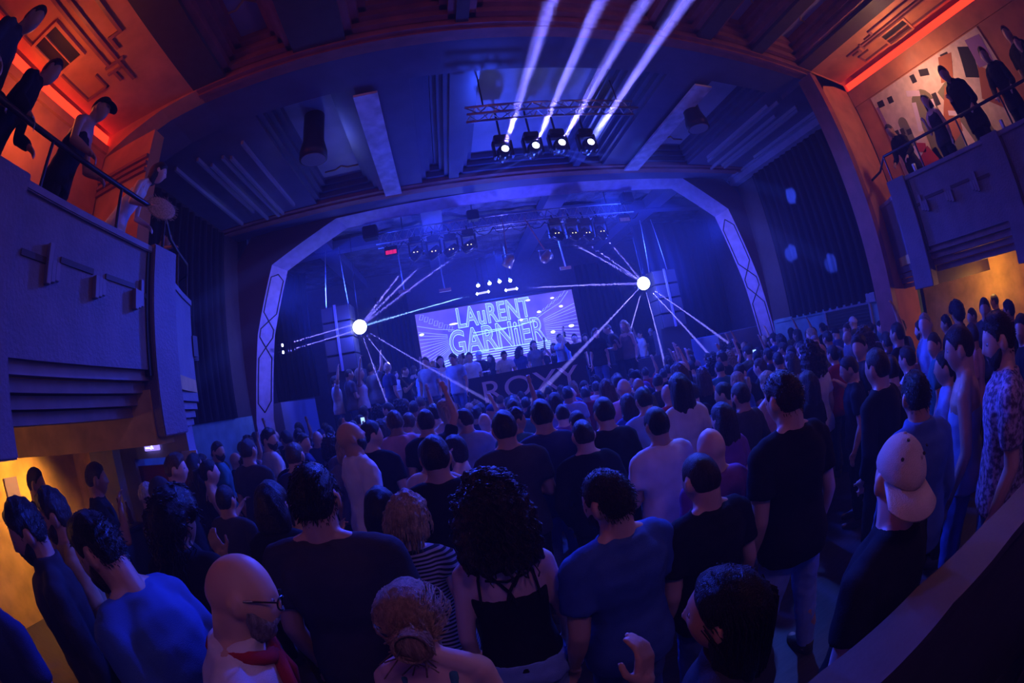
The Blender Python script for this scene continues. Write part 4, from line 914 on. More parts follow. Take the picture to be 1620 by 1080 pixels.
# dancers near the camera, finer surfaces
N = lambda k, **kw: proto(k, vox=kw.pop('vox', V2), **kw)
N('n_beardL', head=(.0,.35,0), L='down', R='pocket', top='jacket'); N('n_beardL2', head=(-.15,.15,0)); N('n_blue', head=(.35,.42,.12), lean=(.0,.10), build=1.04)
N('n_bald', head=(.15,.30,-.18), lean=(0,.10), top='shirt', build=1.05); N('n_big', build=1.14, seed=4); N('n_curlyman', vox=.0075, R='face', head=(-.3,.1,0), top='jacket')
N('n_bun', sex='f', top='tank', head=(.05,.12,0)); N('n_stripe', sex='f', vox=.0072, R=((.19,-.17,1.27),(.34,-.13,1.40)), head=(-.12,.12,.12), sleeve=.5)
N('n_strap', sex='f', top=None, head=(.25,.25,.12), L='down'); N('n_tee', head=(.35,.12,0), build=1.07, L='down')
N('n_buzz', head=(.05,.15,.0), build=1.05); N('n_long', sex='f', vox=.0068, L=((-.30,.10,1.26),(-.20,.14,1.50)), head=(.1,.0,0), top='jacket'); N('n_jeans', R='down', L='down', stance=.19, head=(.1,.1,0), build=1.02)
N('n_cap', lean=(.05,.02), head=(-.65,.05,.14)); N('n_fleck', head=(.15,.15,0), build=1.12, sleeve=.7); N('n_white', top='tank', head=(.1,.1,0)); N('n_jacket', top='jacket', head=(-.1,.1,0))
N('n_prof', head=(0,.2,0)); N('n_lookup', head=(-.1,-.35,0), build=1.02, L='down'); N('n_barhand', vox=.008, R='face', head=(.05,.1,0)); N('n_smile', sex='f', R='drink', head=(-.2,.05,0), vox=.010)
N('b_cap', top='tank', lean=(0,.16), L='lean', R='lean', head=(0,.18,0)); N('b_fan', sex='f', top='tank', lean=(0,.30), L='lean', R='jog', head=(.1,.30,0))
N('b_lean', lean=(0,.20), L='lean', R='lean', head=(0,.30,0), top='long', vox=.014); N('b_reach', lean=(0,.26), L='lean', R='far', head=(0,.2,0), vox=.014); N('b_jacket', lean=(0,.26), L='lean', R='drink', head=(0,.42,0), top='jacket', vox=.013)

# ---------------------------------------------------------------- loose strands for the heads nearest the camera
def strands(style, n, seed=1):
    rnd = random.Random(seed); b = MB(); az = np.abs(np.arctan2(HD[:,0], HD[:,1])); zl = np.interp(az, [0,.55,.85,1.12,1.30,1.42,1.55,1.72,1.9,2.2,PI], [.068,.066,.052,.034,.004,.004,.030,.022,-.03,-.055,-.072])
    idx = [i for i in range(44, len(HQ)-44) if HQ[i][2] > zl[i]+.004]
    for _ in range(n):
        i = rnd.choice(idx); p = Vector(HQ[i]); nrm = p.normalized(); p = p + Vector((rnd.uniform(-.006,.006), rnd.uniform(-.006,.006), rnd.uniform(-.006,.006)))
        if style == 'short':
            p = p + nrm*.007; d = (nrm*.35 + Vector((0,-.25,-.55)) + Vector((rnd.uniform(-.3,.3), rnd.uniform(-.3,.3), rnd.uniform(-.1,.4)))).normalized(); L = rnd.uniform(.008,.016)
            b.tube([p, p+d*L*.6, p+(d+Vector((0,0,-.15)))*L], [.0022,.0018,.0006], 3)
        elif style == 'curly':
            q = p + nrm*rnd.uniform(.01,.05); drop = rnd.uniform(.05,.19) if q.z < .05 else rnd.uniform(.02,.09); r = rnd.uniform(.006,.012); ph = rnd.uniform(0,6.3); w = rnd.uniform(.0022,.0038); P = []
            for k in range(11):
                t = k/10; P.append(q + nrm*(.030*math.sin(t*2.0)) + Vector((r*math.cos(ph+t*13), r*math.sin(ph+t*13), -drop*t)))
            b.tube(P, w, 4)
        elif style == 'bun':
            t0 = Vector((rnd.uniform(-.035,.035), -.120, rnd.uniform(-.045,.025))); P = []
            for k in range(8):
                t = k/7; q = p.lerp(t0, t); l = q.length; rad = .112 + .010*math.sin(t*PI); q = q*(max(l, rad*(1-.05*t))/l)*(1+.01*rnd.uniform(-1,1)) if t < .85 else t0 + Vector((rnd.uniform(-.02,.02),-.02*t,rnd.uniform(-.02,.02)))
                P.append(q)
            b.tube(P, [.0012]+[.0028]*6+[.001], 4)
        elif style == 'wisp':
            a = rnd.uniform(0,6.3); c = Vector((.045*math.cos(a), -.155+rnd.uniform(-.02,.02), -.015+.042*math.sin(a))); P = [c]
            for k in range(6): a += .7; c = Vector((.056*math.cos(a)*(1-.05*k), -.145-.035*math.sin(k*.5), -.015+.050*math.sin(a)*(1-.03*k))); P.append(c)
            if rnd.random() < .4: P.append(P[-1]+Vector((rnd.uniform(-.06,.06), rnd.uniform(-.03,.02), rnd.uniform(-.06,.0))))
            b.tube(P, .0026, 4)
        elif style == 'long':
            if p.y > .06: continue
            o_ = Vector((nrm.x, min(nrm.y, 0), 0)); L = rnd.uniform(.22,.34); P = [p+nrm*.010]
            for k in range(1, 9):
                t = k/8; z = p.z + .015 - (L+p.z)*t; s_ = min(1, (p.z-z)/.08); r_ = Vector((.088,.075)) 
                ang_ = math.atan2(nrm.x, nrm.y); x = .096*math.sin(ang_)*(1-.12*t); y = -.025+.082*math.cos(ang_)*(1-.2*t) if math.cos(ang_) < 0 else -.02
                P.append(P[0].lerp(Vector((x*(1.06+.05*rnd.random()), y-.02+.01*rnd.random(), z)), s_) if s_ < 1 else Vector((x*(1.05+.03*rnd.random()), y-.02, z)))
                P[-1].z = z
            b.tube(P, .0022, 4)
        elif style == 'bob2':
            q = p + nrm*.018; P = [q]
            for k in range(1, 6): t = k/5; P.append(q + nrm*.012*math.sin(t*2.5) + Vector((0,-.01*t,-rnd.uniform(.05,.08)*t)))
            b.tube(P, [.0014,.003,.003,.0028,.002,.0008], 4)
    return b
# ---------------------------------------------------------------- people: every person with pose, hair, place, facing, height, tones, label
PEOPLE = [
('m_down','short',(-1.95,0.42,0.00),0.35,1.80,'b','dark','navy','jeans','person in dark navy shirt, only a shoulder showing at the left edge',None,None,1),
('n_beardL','messy',(-1.95,0.89,0.00),2.62,1.88,'b','black','charcoal','denim','black-haired bearded man in dark open shirt looking down at the left edge',None,'black',1),
('n_beardL2','messy',(-2.19,1.24,0.00),2.62,1.86,'b','dark','tan','brown','dark-haired bearded man in tan shirt, behind the man in open shirt',None,'dark',1),
('n_blue','quiff',(-1.28,0.89,0.00),1.61,1.88,'b','black','blue','denim','man with swept black hair in a plain blue t-shirt, lower left',None,'dark',1),
('n_bald','bald',(-0.70,0.90,0.00),-1.31,1.77,'a','grey','white','denim','bald man in glasses with grey beard, white shirt and red neckerchief',None,'grey',1),
('n_big','short',(-0.61,1.48,0.00),0.00,1.88,'b','black','charcoal','denim','broad man with thick dark hair in a dark t-shirt, centre left foreground',None,None,1),
('f_down','bob',(-1.09,2.01,0.00),0.00,1.73,'b','black','black','black','person with rounded black hair in black, left of the broad man',None,None,1),
('n_curlyman','afro',(-1.38,1.49,0.00),0.17,1.80,'c','black','black','black','man with round black curly hair in a dark jacket smoking',None,None,1),
('n_bun','bun',(-0.25,1.01,0.00),0.00,1.60,'p','blonde','teal','denim','blonde woman with her hair in a loose bun, bottom centre foreground',None,None,1),
('n_stripe','blondeshort',(-0.33,1.78,0.00),0.00,1.65,'p','blonde','stripe','black','woman with short blonde hair and striped top, arm round her neighbour',None,None,1),
('f_down','bob',(-0.52,2.14,0.00),0.00,1.61,'b','black','black','black','person with a black bob half hidden by the short-haired blonde woman',None,None,1),
('n_strap','curly',(0.03,1.48,0.00),0.00,1.73,'p','dark','black','jeans','woman with big dark curls in a black strappy top and jeans',None,None,1),
('n_tee','short',(0.45,1.41,0.00),0.26,1.68,'a','dark','blue','denim','man with short dark hair in a blue t-shirt, centre foreground',None,'dark',1),
('n_buzz','buzz',(0.89,1.47,0.00),0.09,1.62,'a','dark','black','denim','man with cropped hair in a black t-shirt beside the woman with raised hand',None,None,1),
('n_long','long',(0.46,0.65,0.00),0.61,1.60,'b','black','charcoal','black','woman with long black hair, hand raised to her face, bottom foreground',None,None,1),
('n_jeans','short',(1.45,1.50,0.00),-0.07,1.84,'a','dark','black','jeans','tall man in black t-shirt and bright blue jeans, feet visible',None,None,1),
('n_cap','cap',(1.10,0.60,0.00),0.10,1.70,'p','cream','black','black','man in a backward cream cap with eyelets and a black shirt',None,None,1),
('n_fleck','short',(2.38,0.53,0.00),0.35,1.88,'a','dark','purplefleck','denim','tall bearded man in a flecked grey and purple shirt, right edge',None,'dark',1),
('n_white','short',(2.61,0.90,0.00),0.26,1.82,'b','dark','lightblue','denim','man in a pale vest in front of the bearded man, right',None,None,1),
('n_jacket','short',(1.99,0.99,0.00),-0.52,1.70,'b','black','denim','black','dark-haired man in a blue denim jacket behind the cream cap',None,None,1),
('m_pocket','short',(2.56,1.60,0.00),0.00,1.75,'b','dark','black','black','dark-haired man in black right of the tall man in bright jeans',None,None,1),
('n_prof','short',(3.27,2.39,0.00),0.73,1.62,'b','dark','black','black','young man in profile with a pale collar, facing left on the right side',None,None,1),
('n_lookup','bald',(-0.94,3.34,0.00),-0.96,1.92,'b','black','white','denim','bald bearded man in a white t-shirt looking up to the right',None,'black',1),
('m_turnr','short',(-0.86,3.81,0.00),-0.17,1.86,'b','black','black','black','man in black printed t-shirt right beside the bald man in white',None,None,1),
('m_down','short',(-0.20,2.45,0.00),0.00,1.80,'b','black','black','black','dark-haired person in black, head just above the short-haired blonde woman',None,None,1),
('f_tank','bob',(-0.11,3.85,0.00),1.22,1.60,'p','dark','white','black','woman in profile wearing a white vest, behind the dark curls',None,None,1),
('m_fold','short',(0.28,3.01,0.00),0.00,1.82,'b','black','charcoal','black','person with short black hair in a printed black shirt, centre',None,None,1),
('m_down','short',(0.62,3.32,0.00),0.00,1.82,'b','black','navy','denim','dark-haired man in a navy-blue t-shirt, centre crowd',None,None,1),
('m_pocket','buzz',(0.81,2.89,0.00),0.00,1.66,'a','dark','black','black','man with shaved neckline in black, above the blue t-shirt man',None,None,1),
('m_down','short',(1.11,3.23,0.00),0.00,1.74,'b','black','black','black','dark-haired man in black just behind the shaved-neck man',None,None,1),
('m_fold','short',(1.23,2.54,0.00),0.09,1.67,'b','black','white','black','dark-haired man in white t-shirt right of the centre foreground man',None,None,1),
('m_drink','short',(1.64,3.59,0.00),-0.09,1.71,'a','black','lightblue','denim','man in pale shirt with lowered head behind the white t-shirt',None,None,1),
('m_down','bald',(1.22,1.88,0.00),0.00,1.60,'p','grey','purple','black','pale bald head behind the cropped-hair man in black',None,None,1),
('f_down','long',(1.69,2.41,0.00),0.17,1.60,'p','dark','purple','black','woman with long dark hair right behind the pale bald head',None,None,1),
('m_turnl','short',(2.35,3.29,0.00),-0.17,1.60,'b','black','navy','black','dark-haired man beyond the woman behind the bald head',None,None,1),
('m_turnr','short',(3.30,4.19,0.00),-0.35,1.63,'b','black','black','black','dark head turned right above the centre-right crowd, beside a glinting phone',None,None,1),
('f_tank','bob',(2.82,3.14,0.00),0.00,1.60,'p','blonde','pink','black','fair-haired woman in a pink vest top, centre right',None,None,1),
('f_down','long',(2.74,2.50,0.00),0.26,1.60,'b','dark','black','black','woman with long dark hair right of the tall man in jeans',None,None,1),
('f_down','longwavy',(3.85,3.38,0.00),-0.26,1.60,'p','blonde','black','black','blonde woman with wavy hair in the right-hand crowd',None,None,1),
('f_down','long',(3.88,3.80,0.00),0.00,1.64,'p','dark','lightblue','black','dark-haired woman with a pale face edge, right centre crowd',None,None,1),
('m_face','short',(5.13,4.43,0.00),2.44,1.70,'p','grey','black','black','man with a brightly lit face turned to the camera below the vent',None,None,1),
('m_turnr','short',(5.65,4.54,0.00),0.87,1.70,'b','black','black','black','dark-haired man talking beside the brightly lit face',None,None,1),
('m_down','bald',(6.36,4.61,0.00),1.05,1.60,'a','grey','grey','black','bald man by the right wall vent',None,None,1),
('m_turnl','messy',(3.76,2.56,0.00),0.87,1.75,'a','dark','charcoal','black','man with tousled dark hair facing left below the right balcony end',None,None,1),
('m_up','short',(4.51,2.45,0.00),0.00,1.74,'b','black','black','black','dark-haired man with a raised arm below the right balcony',None,None,1),
('m_turnl','buzz',(4.53,2.02,0.00),0.79,1.80,'p','grey','lightblue','black','man whose face is lit bright blue, before the ochre wall',None,None,1),
('m_down','short',(3.60,1.87,0.00),0.00,1.60,'a','dark','white','black','dark-haired man in white t-shirt in the right crowd',None,None,1),
('m_down','messy',(6.08,2.32,0.00),0.35,1.60,'b','black','black','black','small dark head against the ochre wall, left one',None,None,1),
('m_turnr','afro',(5.71,1.96,0.00),0.35,1.76,'c','black','black','black','tall narrow silhouette standing out against the ochre wall',None,None,1),
('m_down','short',(6.51,1.95,0.00),0.70,1.60,'b','black','charcoal','black','dark head right of the tall narrow silhouette',None,None,1),
('m_drink','short',(5.63,1.46,0.00),1.57,1.76,'b','dark','charcoal','black','dark-haired man with a lit face edge under the right balcony',None,None,1),
('m_down','short',(8.11,1.84,0.00),0.00,1.63,'b','black','black','black','small dark head under the right balcony beam',None,None,1),
('m_down','messy',(5.85,1.10,0.00),0.00,1.65,'b','black','black','black','dark head near the right edge under the balcony',None,None,1),
('m_turnl','short',(4.04,0.62,0.00),0.35,1.67,'b','black','black','black','dark-haired person cut off by the right edge',None,None,1),
('m_bar','short',(-3.91,2.03,0.00),-0.66,1.88,'b','dark','black','black','short-haired man against the ochre wall at far left, face turned right',None,None,1),
('n_barhand','short',(-3.16,2.38,0.00),-0.73,1.88,'c','black','black','black','man with cropped head at the bar, hand near his chin',None,None,1),
('m_down','messy',(-3.10,3.01,0.00),-0.52,1.60,'p','white','black','black','grey-haired person in dark clothes beside the bar bottles',None,None,1),
('m_down','beanie',(-2.54,2.64,0.00),-0.52,1.71,'b','charcoal','charcoal','black','person in a dark hood beside the grey-haired person',None,None,1),
('m_barr','quiff',(-2.62,3.03,0.00),-1.05,1.85,'p','brown','black','black','man with a brown quiff facing right by the red door',None,None,1),
('f_down','long',(-2.99,3.83,0.00),-0.35,1.77,'b','black','black','black','woman with long black hair in front of the pale notice',None,None,1),
('f_down','long',(-3.17,4.22,0.00),-1.05,1.72,'p','dark','olive','black','woman with amber light on her brow beside the black-haired woman',None,None,1),
('f_tank','pony',(-2.53,3.46,0.00),-0.87,1.73,'p','black','black','black','woman in a black vest with tied hair, facing right',None,None,1),
('m_down','short',(-1.90,2.74,0.00),-0.09,1.60,'b','black','charcoal','black','dark-haired person in charcoal left of the smiling woman',None,None,1),
('m_turnr','short',(-3.26,4.79,0.00),-0.91,1.81,'b','dark','teal','black','bearded man in profile against the teal wall',None,'dark',1),
('m_down','bald',(-3.33,5.33,0.00),-1.22,1.60,'b','grey','black','black','bald head low beside the bearded man in profile',None,None,1),
('m_down','buzz',(-2.25,3.91,0.00),-0.17,1.86,'b','dark','charcoal','black','man with cropped hair in front of the dark pillar, left',None,None,1),
('n_smile','curly',(-2.53,4.35,0.00),2.97,1.62,'c','black','white','denim','smiling curly-haired woman in a white top facing the camera',None,None,1),
('m_turnr','messy',(-2.44,4.84,0.00),-0.84,1.88,'b','black','cream','black','bearded man with top-knot hair in a pale t-shirt, left',None,'black',1),
('f_down','curly',(-2.61,5.20,0.00),0.00,1.60,'b','brown','black','black','curly brown-haired person low between the smiling woman and the broad man',None,None,1),
('m_down','buzz',(-1.53,3.50,0.00),-0.09,1.80,'a','brown','navy','black','man with cropped brown hair above the broad man in the foreground',None,None,1),
('m_turnl','short',(-2.57,5.69,0.00),0.00,1.79,'b','black','black','black','dark head behind the cropped brown hair, left one',None,None,1),
('m_turnr','short',(-2.12,5.21,0.00),-1.05,1.75,'b','dark','navy','black','dark-haired man with lit cheek, behind the cropped brown hair',None,None,1),
('m_down','bald',(-2.21,6.07,0.00),0.00,1.70,'b','grey','navy','black','small bald head left of the bald man in white',None,None,1),
('f_turn','bob',(-3.51,8.57,0.00),0.02,1.76,'b','dark','lightblue','black','person, bobbed dark hair, pale-blue top, first from left in first crowd row from stage','crowd on the dance floor',None,2),
('f_turn','longwavy',(-2.17,8.72,0.00),0.29,1.69,'c','black','black','black','person, wavy black hair, black top, second from left in first crowd row from stage','crowd on the dance floor',None,1),
('f_down','curly',(-1.71,8.75,0.00),-0.25,1.83,'a','black','pink','black','person, curly black hair, pink top, third from left in first crowd row from stage','crowd on the dance floor',None,2),
('m_turnl','short',(-1.14,8.75,0.00),0.41,1.90,'b','brown','olive','black','person, short brown hair, olive top, fourth from left in first crowd row from stage','crowd on the dance floor','brown',2),
('m_down','cap',(-0.55,8.75,0.00),0.41,1.62,'c','cream','black','charcoal','person, cream cap, black top, fifth from left in first crowd row from stage','crowd on the dance floor',None,2),
('m_pocket','short',(-0.09,8.75,0.00),0.38,1.62,'p','brown','red','black','person, short brown hair, red top, sixth from left in first crowd row from stage','crowd on the dance floor',None,2),
('m_turnr','short',(0.84,8.75,0.00),0.37,1.62,'b','brown','purple','denim','person, short brown hair, purple top, seventh from left in first crowd row from stage','crowd on the dance floor',None,2),
('m_down','short',(1.28,8.75,0.00),0.45,1.62,'p','dark','blue','denim','person, short dark hair, blue top, eighth from left in first crowd row from stage','crowd on the dance floor',None,1),
('m_turnr','short',(1.88,8.75,0.00),0.18,1.62,'c','dark','purple','charcoal','person, short dark hair, purple top, ninth from left in first crowd row from stage','crowd on the dance floor',None,1),
('f_tank','longwavy',(2.38,8.67,0.00),-0.45,1.62,'b','blonde','cream','denim','person, wavy blonde hair, cream top, tenth from left in first crowd row from stage','crowd on the dance floor',None,2),
('f_down','curly',(2.89,8.68,0.00),0.04,1.62,'p','dark','olive','black','person, curly dark hair, olive top, eleventh from left in first crowd row from stage','crowd on the dance floor',None,2),
('m_turnr','short',(3.80,8.73,0.00),0.39,1.62,'b','black','lightblue','black','person, short black hair, pale-blue top, twelfth from left in first crowd row from stage','crowd on the dance floor',None,2),
('f_up','curly',(4.76,8.69,0.00),0.23,1.65,'b','dark','olive','black','person, curly dark hair, olive top, thirteenth from left in first crowd row from stage','crowd on the dance floor',None,2),
('m_fold','buzz',(7.17,8.68,0.00),-0.13,1.65,'a','dark','navy','denim','person, cropped dark hair, navy top, fourteenth from left in first crowd row from stage','crowd on the dance floor',None,2),
('m_down','bald',(-3.99,8.30,0.00),0.04,1.67,'p','black','lightblue','denim','person, bald head, pale-blue top, first from left in second crowd row from stage','crowd on the dance floor','black',2),
('m_lean','messy',(-2.86,8.44,0.00),-0.23,1.68,'b','dark','pink','denim','person, tousled dark hair, pink top, second from left in second crowd row from stage','crowd on the dance floor',None,1),
('m_down','quiff',(-1.91,8.22,0.00),-0.26,1.90,'c','dark','black','denim','person, swept-up dark hair, black top, third from left in second crowd row from stage','crowd on the dance floor',None,1),
('f_down','curly',(-1.18,8.22,0.00),0.13,1.88,'b','black','blue','denim','person, curly black hair, blue top, fourth from left in second crowd row from stage','crowd on the dance floor',None,1),
('m_drink','short',(-0.75,8.22,0.00),0.20,1.90,'c','brown','cream','black','person, short brown hair, cream top, fifth from left in second crowd row from stage','crowd on the dance floor','brown',1),
('m_turnr','short',(-0.31,8.22,0.00),0.37,1.62,'p','black','grey','black','person, short black hair, grey top, sixth from left in second crowd row from stage','crowd on the dance floor',None,2),
('f_down','curly',(0.31,8.42,0.00),0.09,1.60,'p','blonde','white','charcoal','person, curly blonde hair, white top, seventh from left in second crowd row from stage','crowd on the dance floor',None,2),
('f_down','longwavy',(1.01,8.22,0.00),-0.23,1.62,'a','black','purple','black','person, wavy black hair, purple top, eighth from left in second crowd row from stage','crowd on the dance floor',None,1),
('m_turnr','buzz',(1.50,8.22,0.00),-0.04,1.62,'b','black','black','black','person, cropped black hair, black top, ninth from left in second crowd row from stage','crowd on the dance floor','black',1),
('m_lean','messy',(3.29,8.37,0.00),0.17,1.62,'a','black','blue','charcoal','person, tousled black hair, blue top, tenth from left in second crowd row from stage','crowd on the dance floor',None,1),
('f_up','pony',(4.50,8.24,0.00),-0.33,1.76,'a','dark','charcoal','black','person, tied-back dark hair, charcoal top, eleventh from left in second crowd row from stage','crowd on the dance floor',None,2),
('m_turnr','messy',(5.27,8.51,0.00),0.03,1.77,'c','brown','pink','black','person, tousled brown hair, pink top, twelfth from left in second crowd row from stage','crowd on the dance floor',None,2),
('f_up','curly',(6.33,8.56,0.00),-0.13,1.72,'b','dark','charcoal','black','person, curly dark hair, charcoal top, thirteenth from left in second crowd row from stage','crowd on the dance floor',None,1),
('m_up','cap',(7.67,8.46,0.00),-0.02,1.69,'p','cream','black','charcoal','person, cream cap, black top, fourteenth from left in second crowd row from stage','crowd on the dance floor',None,2),
('m_up','short',(-4.18,7.69,0.00),0.44,1.73,'c','dark','blue','black','person, short dark hair, blue top, first from left in third crowd row from stage','crowd on the dance floor',None,1),
('m_up','short',(-3.26,7.81,0.00),0.24,1.65,'c','black','black','denim','person, short black hair, black top, second from left in third crowd row from stage','crowd on the dance floor','black',1),
('m_pocket','buzz',(-2.37,8.11,0.00),-0.16,1.75,'c','dark','black','black','person, cropped dark hair, black top, third from left in third crowd row from stage','crowd on the dance floor',None,1),
('m_turnl','short',(-1.31,7.70,0.00),0.37,1.90,'p','dark','black','black','person, short dark hair, black top, fourth from left in third crowd row from stage','crowd on the dance floor',None,2),
('f_down','bob',(0.16,7.94,0.00),0.15,1.62,'a','blonde','black','denim','person, bobbed blonde hair, black top, fifth from left in third crowd row from stage','crowd on the dance floor',None,1),
('m_pocket','buzz',(0.86,7.69,0.00),0.13,1.62,'p','black','red','black','person, cropped black hair, red top, sixth from left in third crowd row from stage','crowd on the dance floor',None,2),
('f_turn','long',(2.00,8.21,0.00),-0.35,1.62,'p','brown','grey','black','person, long brown hair, grey top, seventh from left in third crowd row from stage','crowd on the dance floor',None,1),
('m_turnr','short',(2.45,8.09,0.00),-0.43,1.62,'a','dark','red','black','person, short dark hair, red top, eighth from left in third crowd row from stage','crowd on the dance floor','dark',2),
('m_down','messy',(3.47,7.71,0.00),-0.04,1.62,'p','black','purple','black','person, tousled black hair, purple top, ninth from left in third crowd row from stage','crowd on the dance floor','black',1),
('m_up','short',(3.84,8.12,0.00),-0.25,1.62,'b','dark','red','black','person, short dark hair, red top, tenth from left in third crowd row from stage','crowd on the dance floor',None,2),
('m_down','messy',(4.95,7.99,0.00),0.34,1.66,'p','black','black','denim','person, tousled black hair, black top, eleventh from left in third crowd row from stage','crowd on the dance floor',None,2),
('m_down','messy',(5.64,8.10,0.00),0.16,1.61,'p','black','cream','denim','person, tousled black hair, cream top, twelfth from left in third crowd row from stage','crowd on the dance floor',None,2),
('m_phone','bald',(6.60,8.05,0.00),0.22,1.68,'b','black','purple','black','person, bald head, purple top, thirteenth from left in third crowd row from stage','crowd on the dance floor',None,2),
('f_turn','curly',(7.48,7.97,0.00),0.24,1.61,'c','dark','grey','denim','person, curly dark hair, grey top, fourteenth from left in third crowd row from stage','crowd on the dance floor',None,1),
('m_fold','cap',(-2.69,7.61,0.00),-0.27,1.62,'a','navy','navy','charcoal','person, navy cap, navy top, first from left in fourth crowd row from stage','crowd on the dance floor',None,2),
('m_drink','buzz',(-1.84,7.53,0.00),-0.06,1.78,'p','black','grey','charcoal','person, cropped black hair, grey top, second from left in fourth crowd row from stage','crowd on the dance floor',None,1),
('m_up','short',(-0.82,7.49,0.00),-0.18,1.86,'c','dark','cream','denim','person, short dark hair, cream top, third from left in fourth crowd row from stage','crowd on the dance floor','dark',2),
('m_fold','bald',(-0.18,7.31,0.00),0.30,1.62,'b','dark','purple','black','person, bald head, purple top, fourth from left in fourth crowd row from stage','crowd on the dance floor',None,1),
('f_down','long',(0.34,7.48,0.00),-0.12,1.62,'b','dark','black','denim','person, long dark hair, black top, fifth from left in fourth crowd row from stage','crowd on the dance floor',None,2),
('m_turnr','short',(1.38,7.22,0.00),0.36,1.62,'a','brown','olive','black','person, short brown hair, olive top, sixth from left in fourth crowd row from stage','crowd on the dance floor',None,1),
('f_down','pony',(2.01,7.57,0.00),-0.01,1.62,'b','dark','blue','charcoal','person, tied-back dark hair, blue top, seventh from left in fourth crowd row from stage','crowd on the dance floor',None,1),
('m_pocket','short',(2.93,7.61,0.00),-0.06,1.62,'c','brown','olive','black','person, short brown hair, olive top, eighth from left in fourth crowd row from stage','crowd on the dance floor',None,1),
('m_up','short',(3.98,7.38,0.00),-0.28,1.62,'a','dark','black','denim','person, short dark hair, black top, ninth from left in fourth crowd row from stage','crowd on the dance floor',None,2),
('f_up','curly',(4.45,7.69,0.00),-0.41,1.62,'p','dark','white','black','person, curly dark hair, white top, tenth from left in fourth crowd row from stage','crowd on the dance floor',None,1),
('m_lean','short',(4.95,7.33,0.00),-0.36,1.68,'a','black','blue','charcoal','person, short black hair, blue top, eleventh from left in fourth crowd row from stage','crowd on the dance floor',None,2),
('f_tank','curly',(5.78,7.48,0.00),-0.23,1.73,'b','dark','black','charcoal','person, curly dark hair, black top, twelfth from left in fourth crowd row from stage','crowd on the dance floor',None,2),
('m_down','short',(6.34,7.56,0.00),0.21,1.64,'p','brown','olive','black','person, short brown hair, olive top, thirteenth from left in fourth crowd row from stage','crowd on the dance floor',None,2),
('f_down','bob',(7.82,7.51,0.00),-0.37,1.75,'b','black','olive','black','person, bobbed black hair, olive top, fourteenth from left in fourth crowd row from stage','crowd on the dance floor',None,2),
('f_down','curly',(-3.96,6.95,0.00),0.04,1.69,'b','brown','black','denim','person, curly brown hair, black top, first from left in fifth crowd row from stage','crowd on the dance floor',None,1),
('m_fold','short',(-3.17,7.00,0.00),-0.20,1.71,'p','black','navy','charcoal','person, short black hair, navy top, second from left in fifth crowd row from stage','crowd on the dance floor',None,1),
('m_fold','short',(-2.35,7.17,0.00),0.29,1.68,'a','black','lightblue','black','person, short black hair, pale-blue top, third from left in fifth crowd row from stage','crowd on the dance floor',None,2),
('f_tank','longwavy',(-1.22,6.80,0.00),0.36,1.69,'b','blonde','black','black','person, wavy blonde hair, black top, fourth from left in fifth crowd row from stage','crowd on the dance floor',None,1),
('m_lean','cap',(0.47,6.84,0.00),0.07,1.62,'b','navy','pink','black','person, navy cap, pink top, fifth from left in fifth crowd row from stage','crowd on the dance floor',None,1),
('m_down','bald',(1.85,6.93,0.00),-0.15,1.62,'p','black','red','charcoal','person, bald head, red top, sixth from left in fifth crowd row from stage','crowd on the dance floor','black',2),
('m_pocket','short',(2.38,7.14,0.00),-0.25,1.62,'b','dark','white','black','person, short dark hair, white top, seventh from left in fifth crowd row from stage','crowd on the dance floor','dark',1),
('m_drink','short',(3.05,6.78,0.00),-0.35,1.62,'a','dark','navy','black','person, short dark hair, navy top, eighth from left in fifth crowd row from stage','crowd on the dance floor',None,1),
('m_down','short',(3.65,6.96,0.00),-0.41,1.59,'a','dark','black','black','person, short dark hair, black top, ninth from left in fifth crowd row from stage','crowd on the dance floor','dark',1),
('m_lean','messy',(4.27,6.95,0.00),-0.35,1.62,'a','black','cream','black','person, tousled black hair, cream top, tenth from left in fifth crowd row from stage','crowd on the dance floor','black',1),
('m_up','cap',(5.52,7.02,0.00),0.49,1.76,'b','black','black','black','person, black cap, black top, eleventh from left in fifth crowd row from stage','crowd on the dance floor',None,2),
('m_down','short',(6.49,6.81,0.00),0.05,1.77,'p','black','blue','charcoal','person, short black hair, blue top, twelfth from left in fifth crowd row from stage','crowd on the dance floor',None,1),
('m_down','short',(6.93,7.19,0.00),-0.43,1.67,'p','dark','grey','black','person, short dark hair, grey top, thirteenth from left in fifth crowd row from stage','crowd on the dance floor',None,1),
('m_down','messy',(7.55,7.02,0.00),0.06,1.70,'a','black','grey','charcoal','person, tousled black hair, grey top, fourteenth from left in fifth crowd row from stage','crowd on the dance floor',None,2),
('m_down','short',(-3.82,6.44,0.00),-0.31,1.66,'b','brown','lightblue','denim','person, short brown hair, pale-blue top, first from left in sixth crowd row from stage','crowd on the dance floor',None,2),
('m_pocket','cap',(-3.32,6.50,0.00),-0.48,1.69,'b','cream','navy','black','person, cream cap, navy top, second from left in sixth crowd row from stage','crowd on the dance floor',None,2),
('f_tank','pony',(-2.72,6.59,0.00),0.36,1.75,'b','black','purple','black','person, tied-back black hair, purple top, third from left in sixth crowd row from stage','crowd on the dance floor',None,1),
('m_phone','buzz',(-1.78,6.70,0.00),-0.00,1.74,'a','black','white','black','person, cropped black hair, white top, fourth from left in sixth crowd row from stage','crowd on the dance floor',None,1),
('m_lean','quiff',(-0.53,6.53,0.00),0.13,1.62,'b','black','cream','charcoal','person, swept-up black hair, cream top, fifth from left in sixth crowd row from stage','crowd on the dance floor',None,2),
('m_pocket','short',(-0.05,6.75,0.00),0.16,1.61,'p','black','teal','denim','person, short black hair, teal top, sixth from left in sixth crowd row from stage','crowd on the dance floor',None,1),
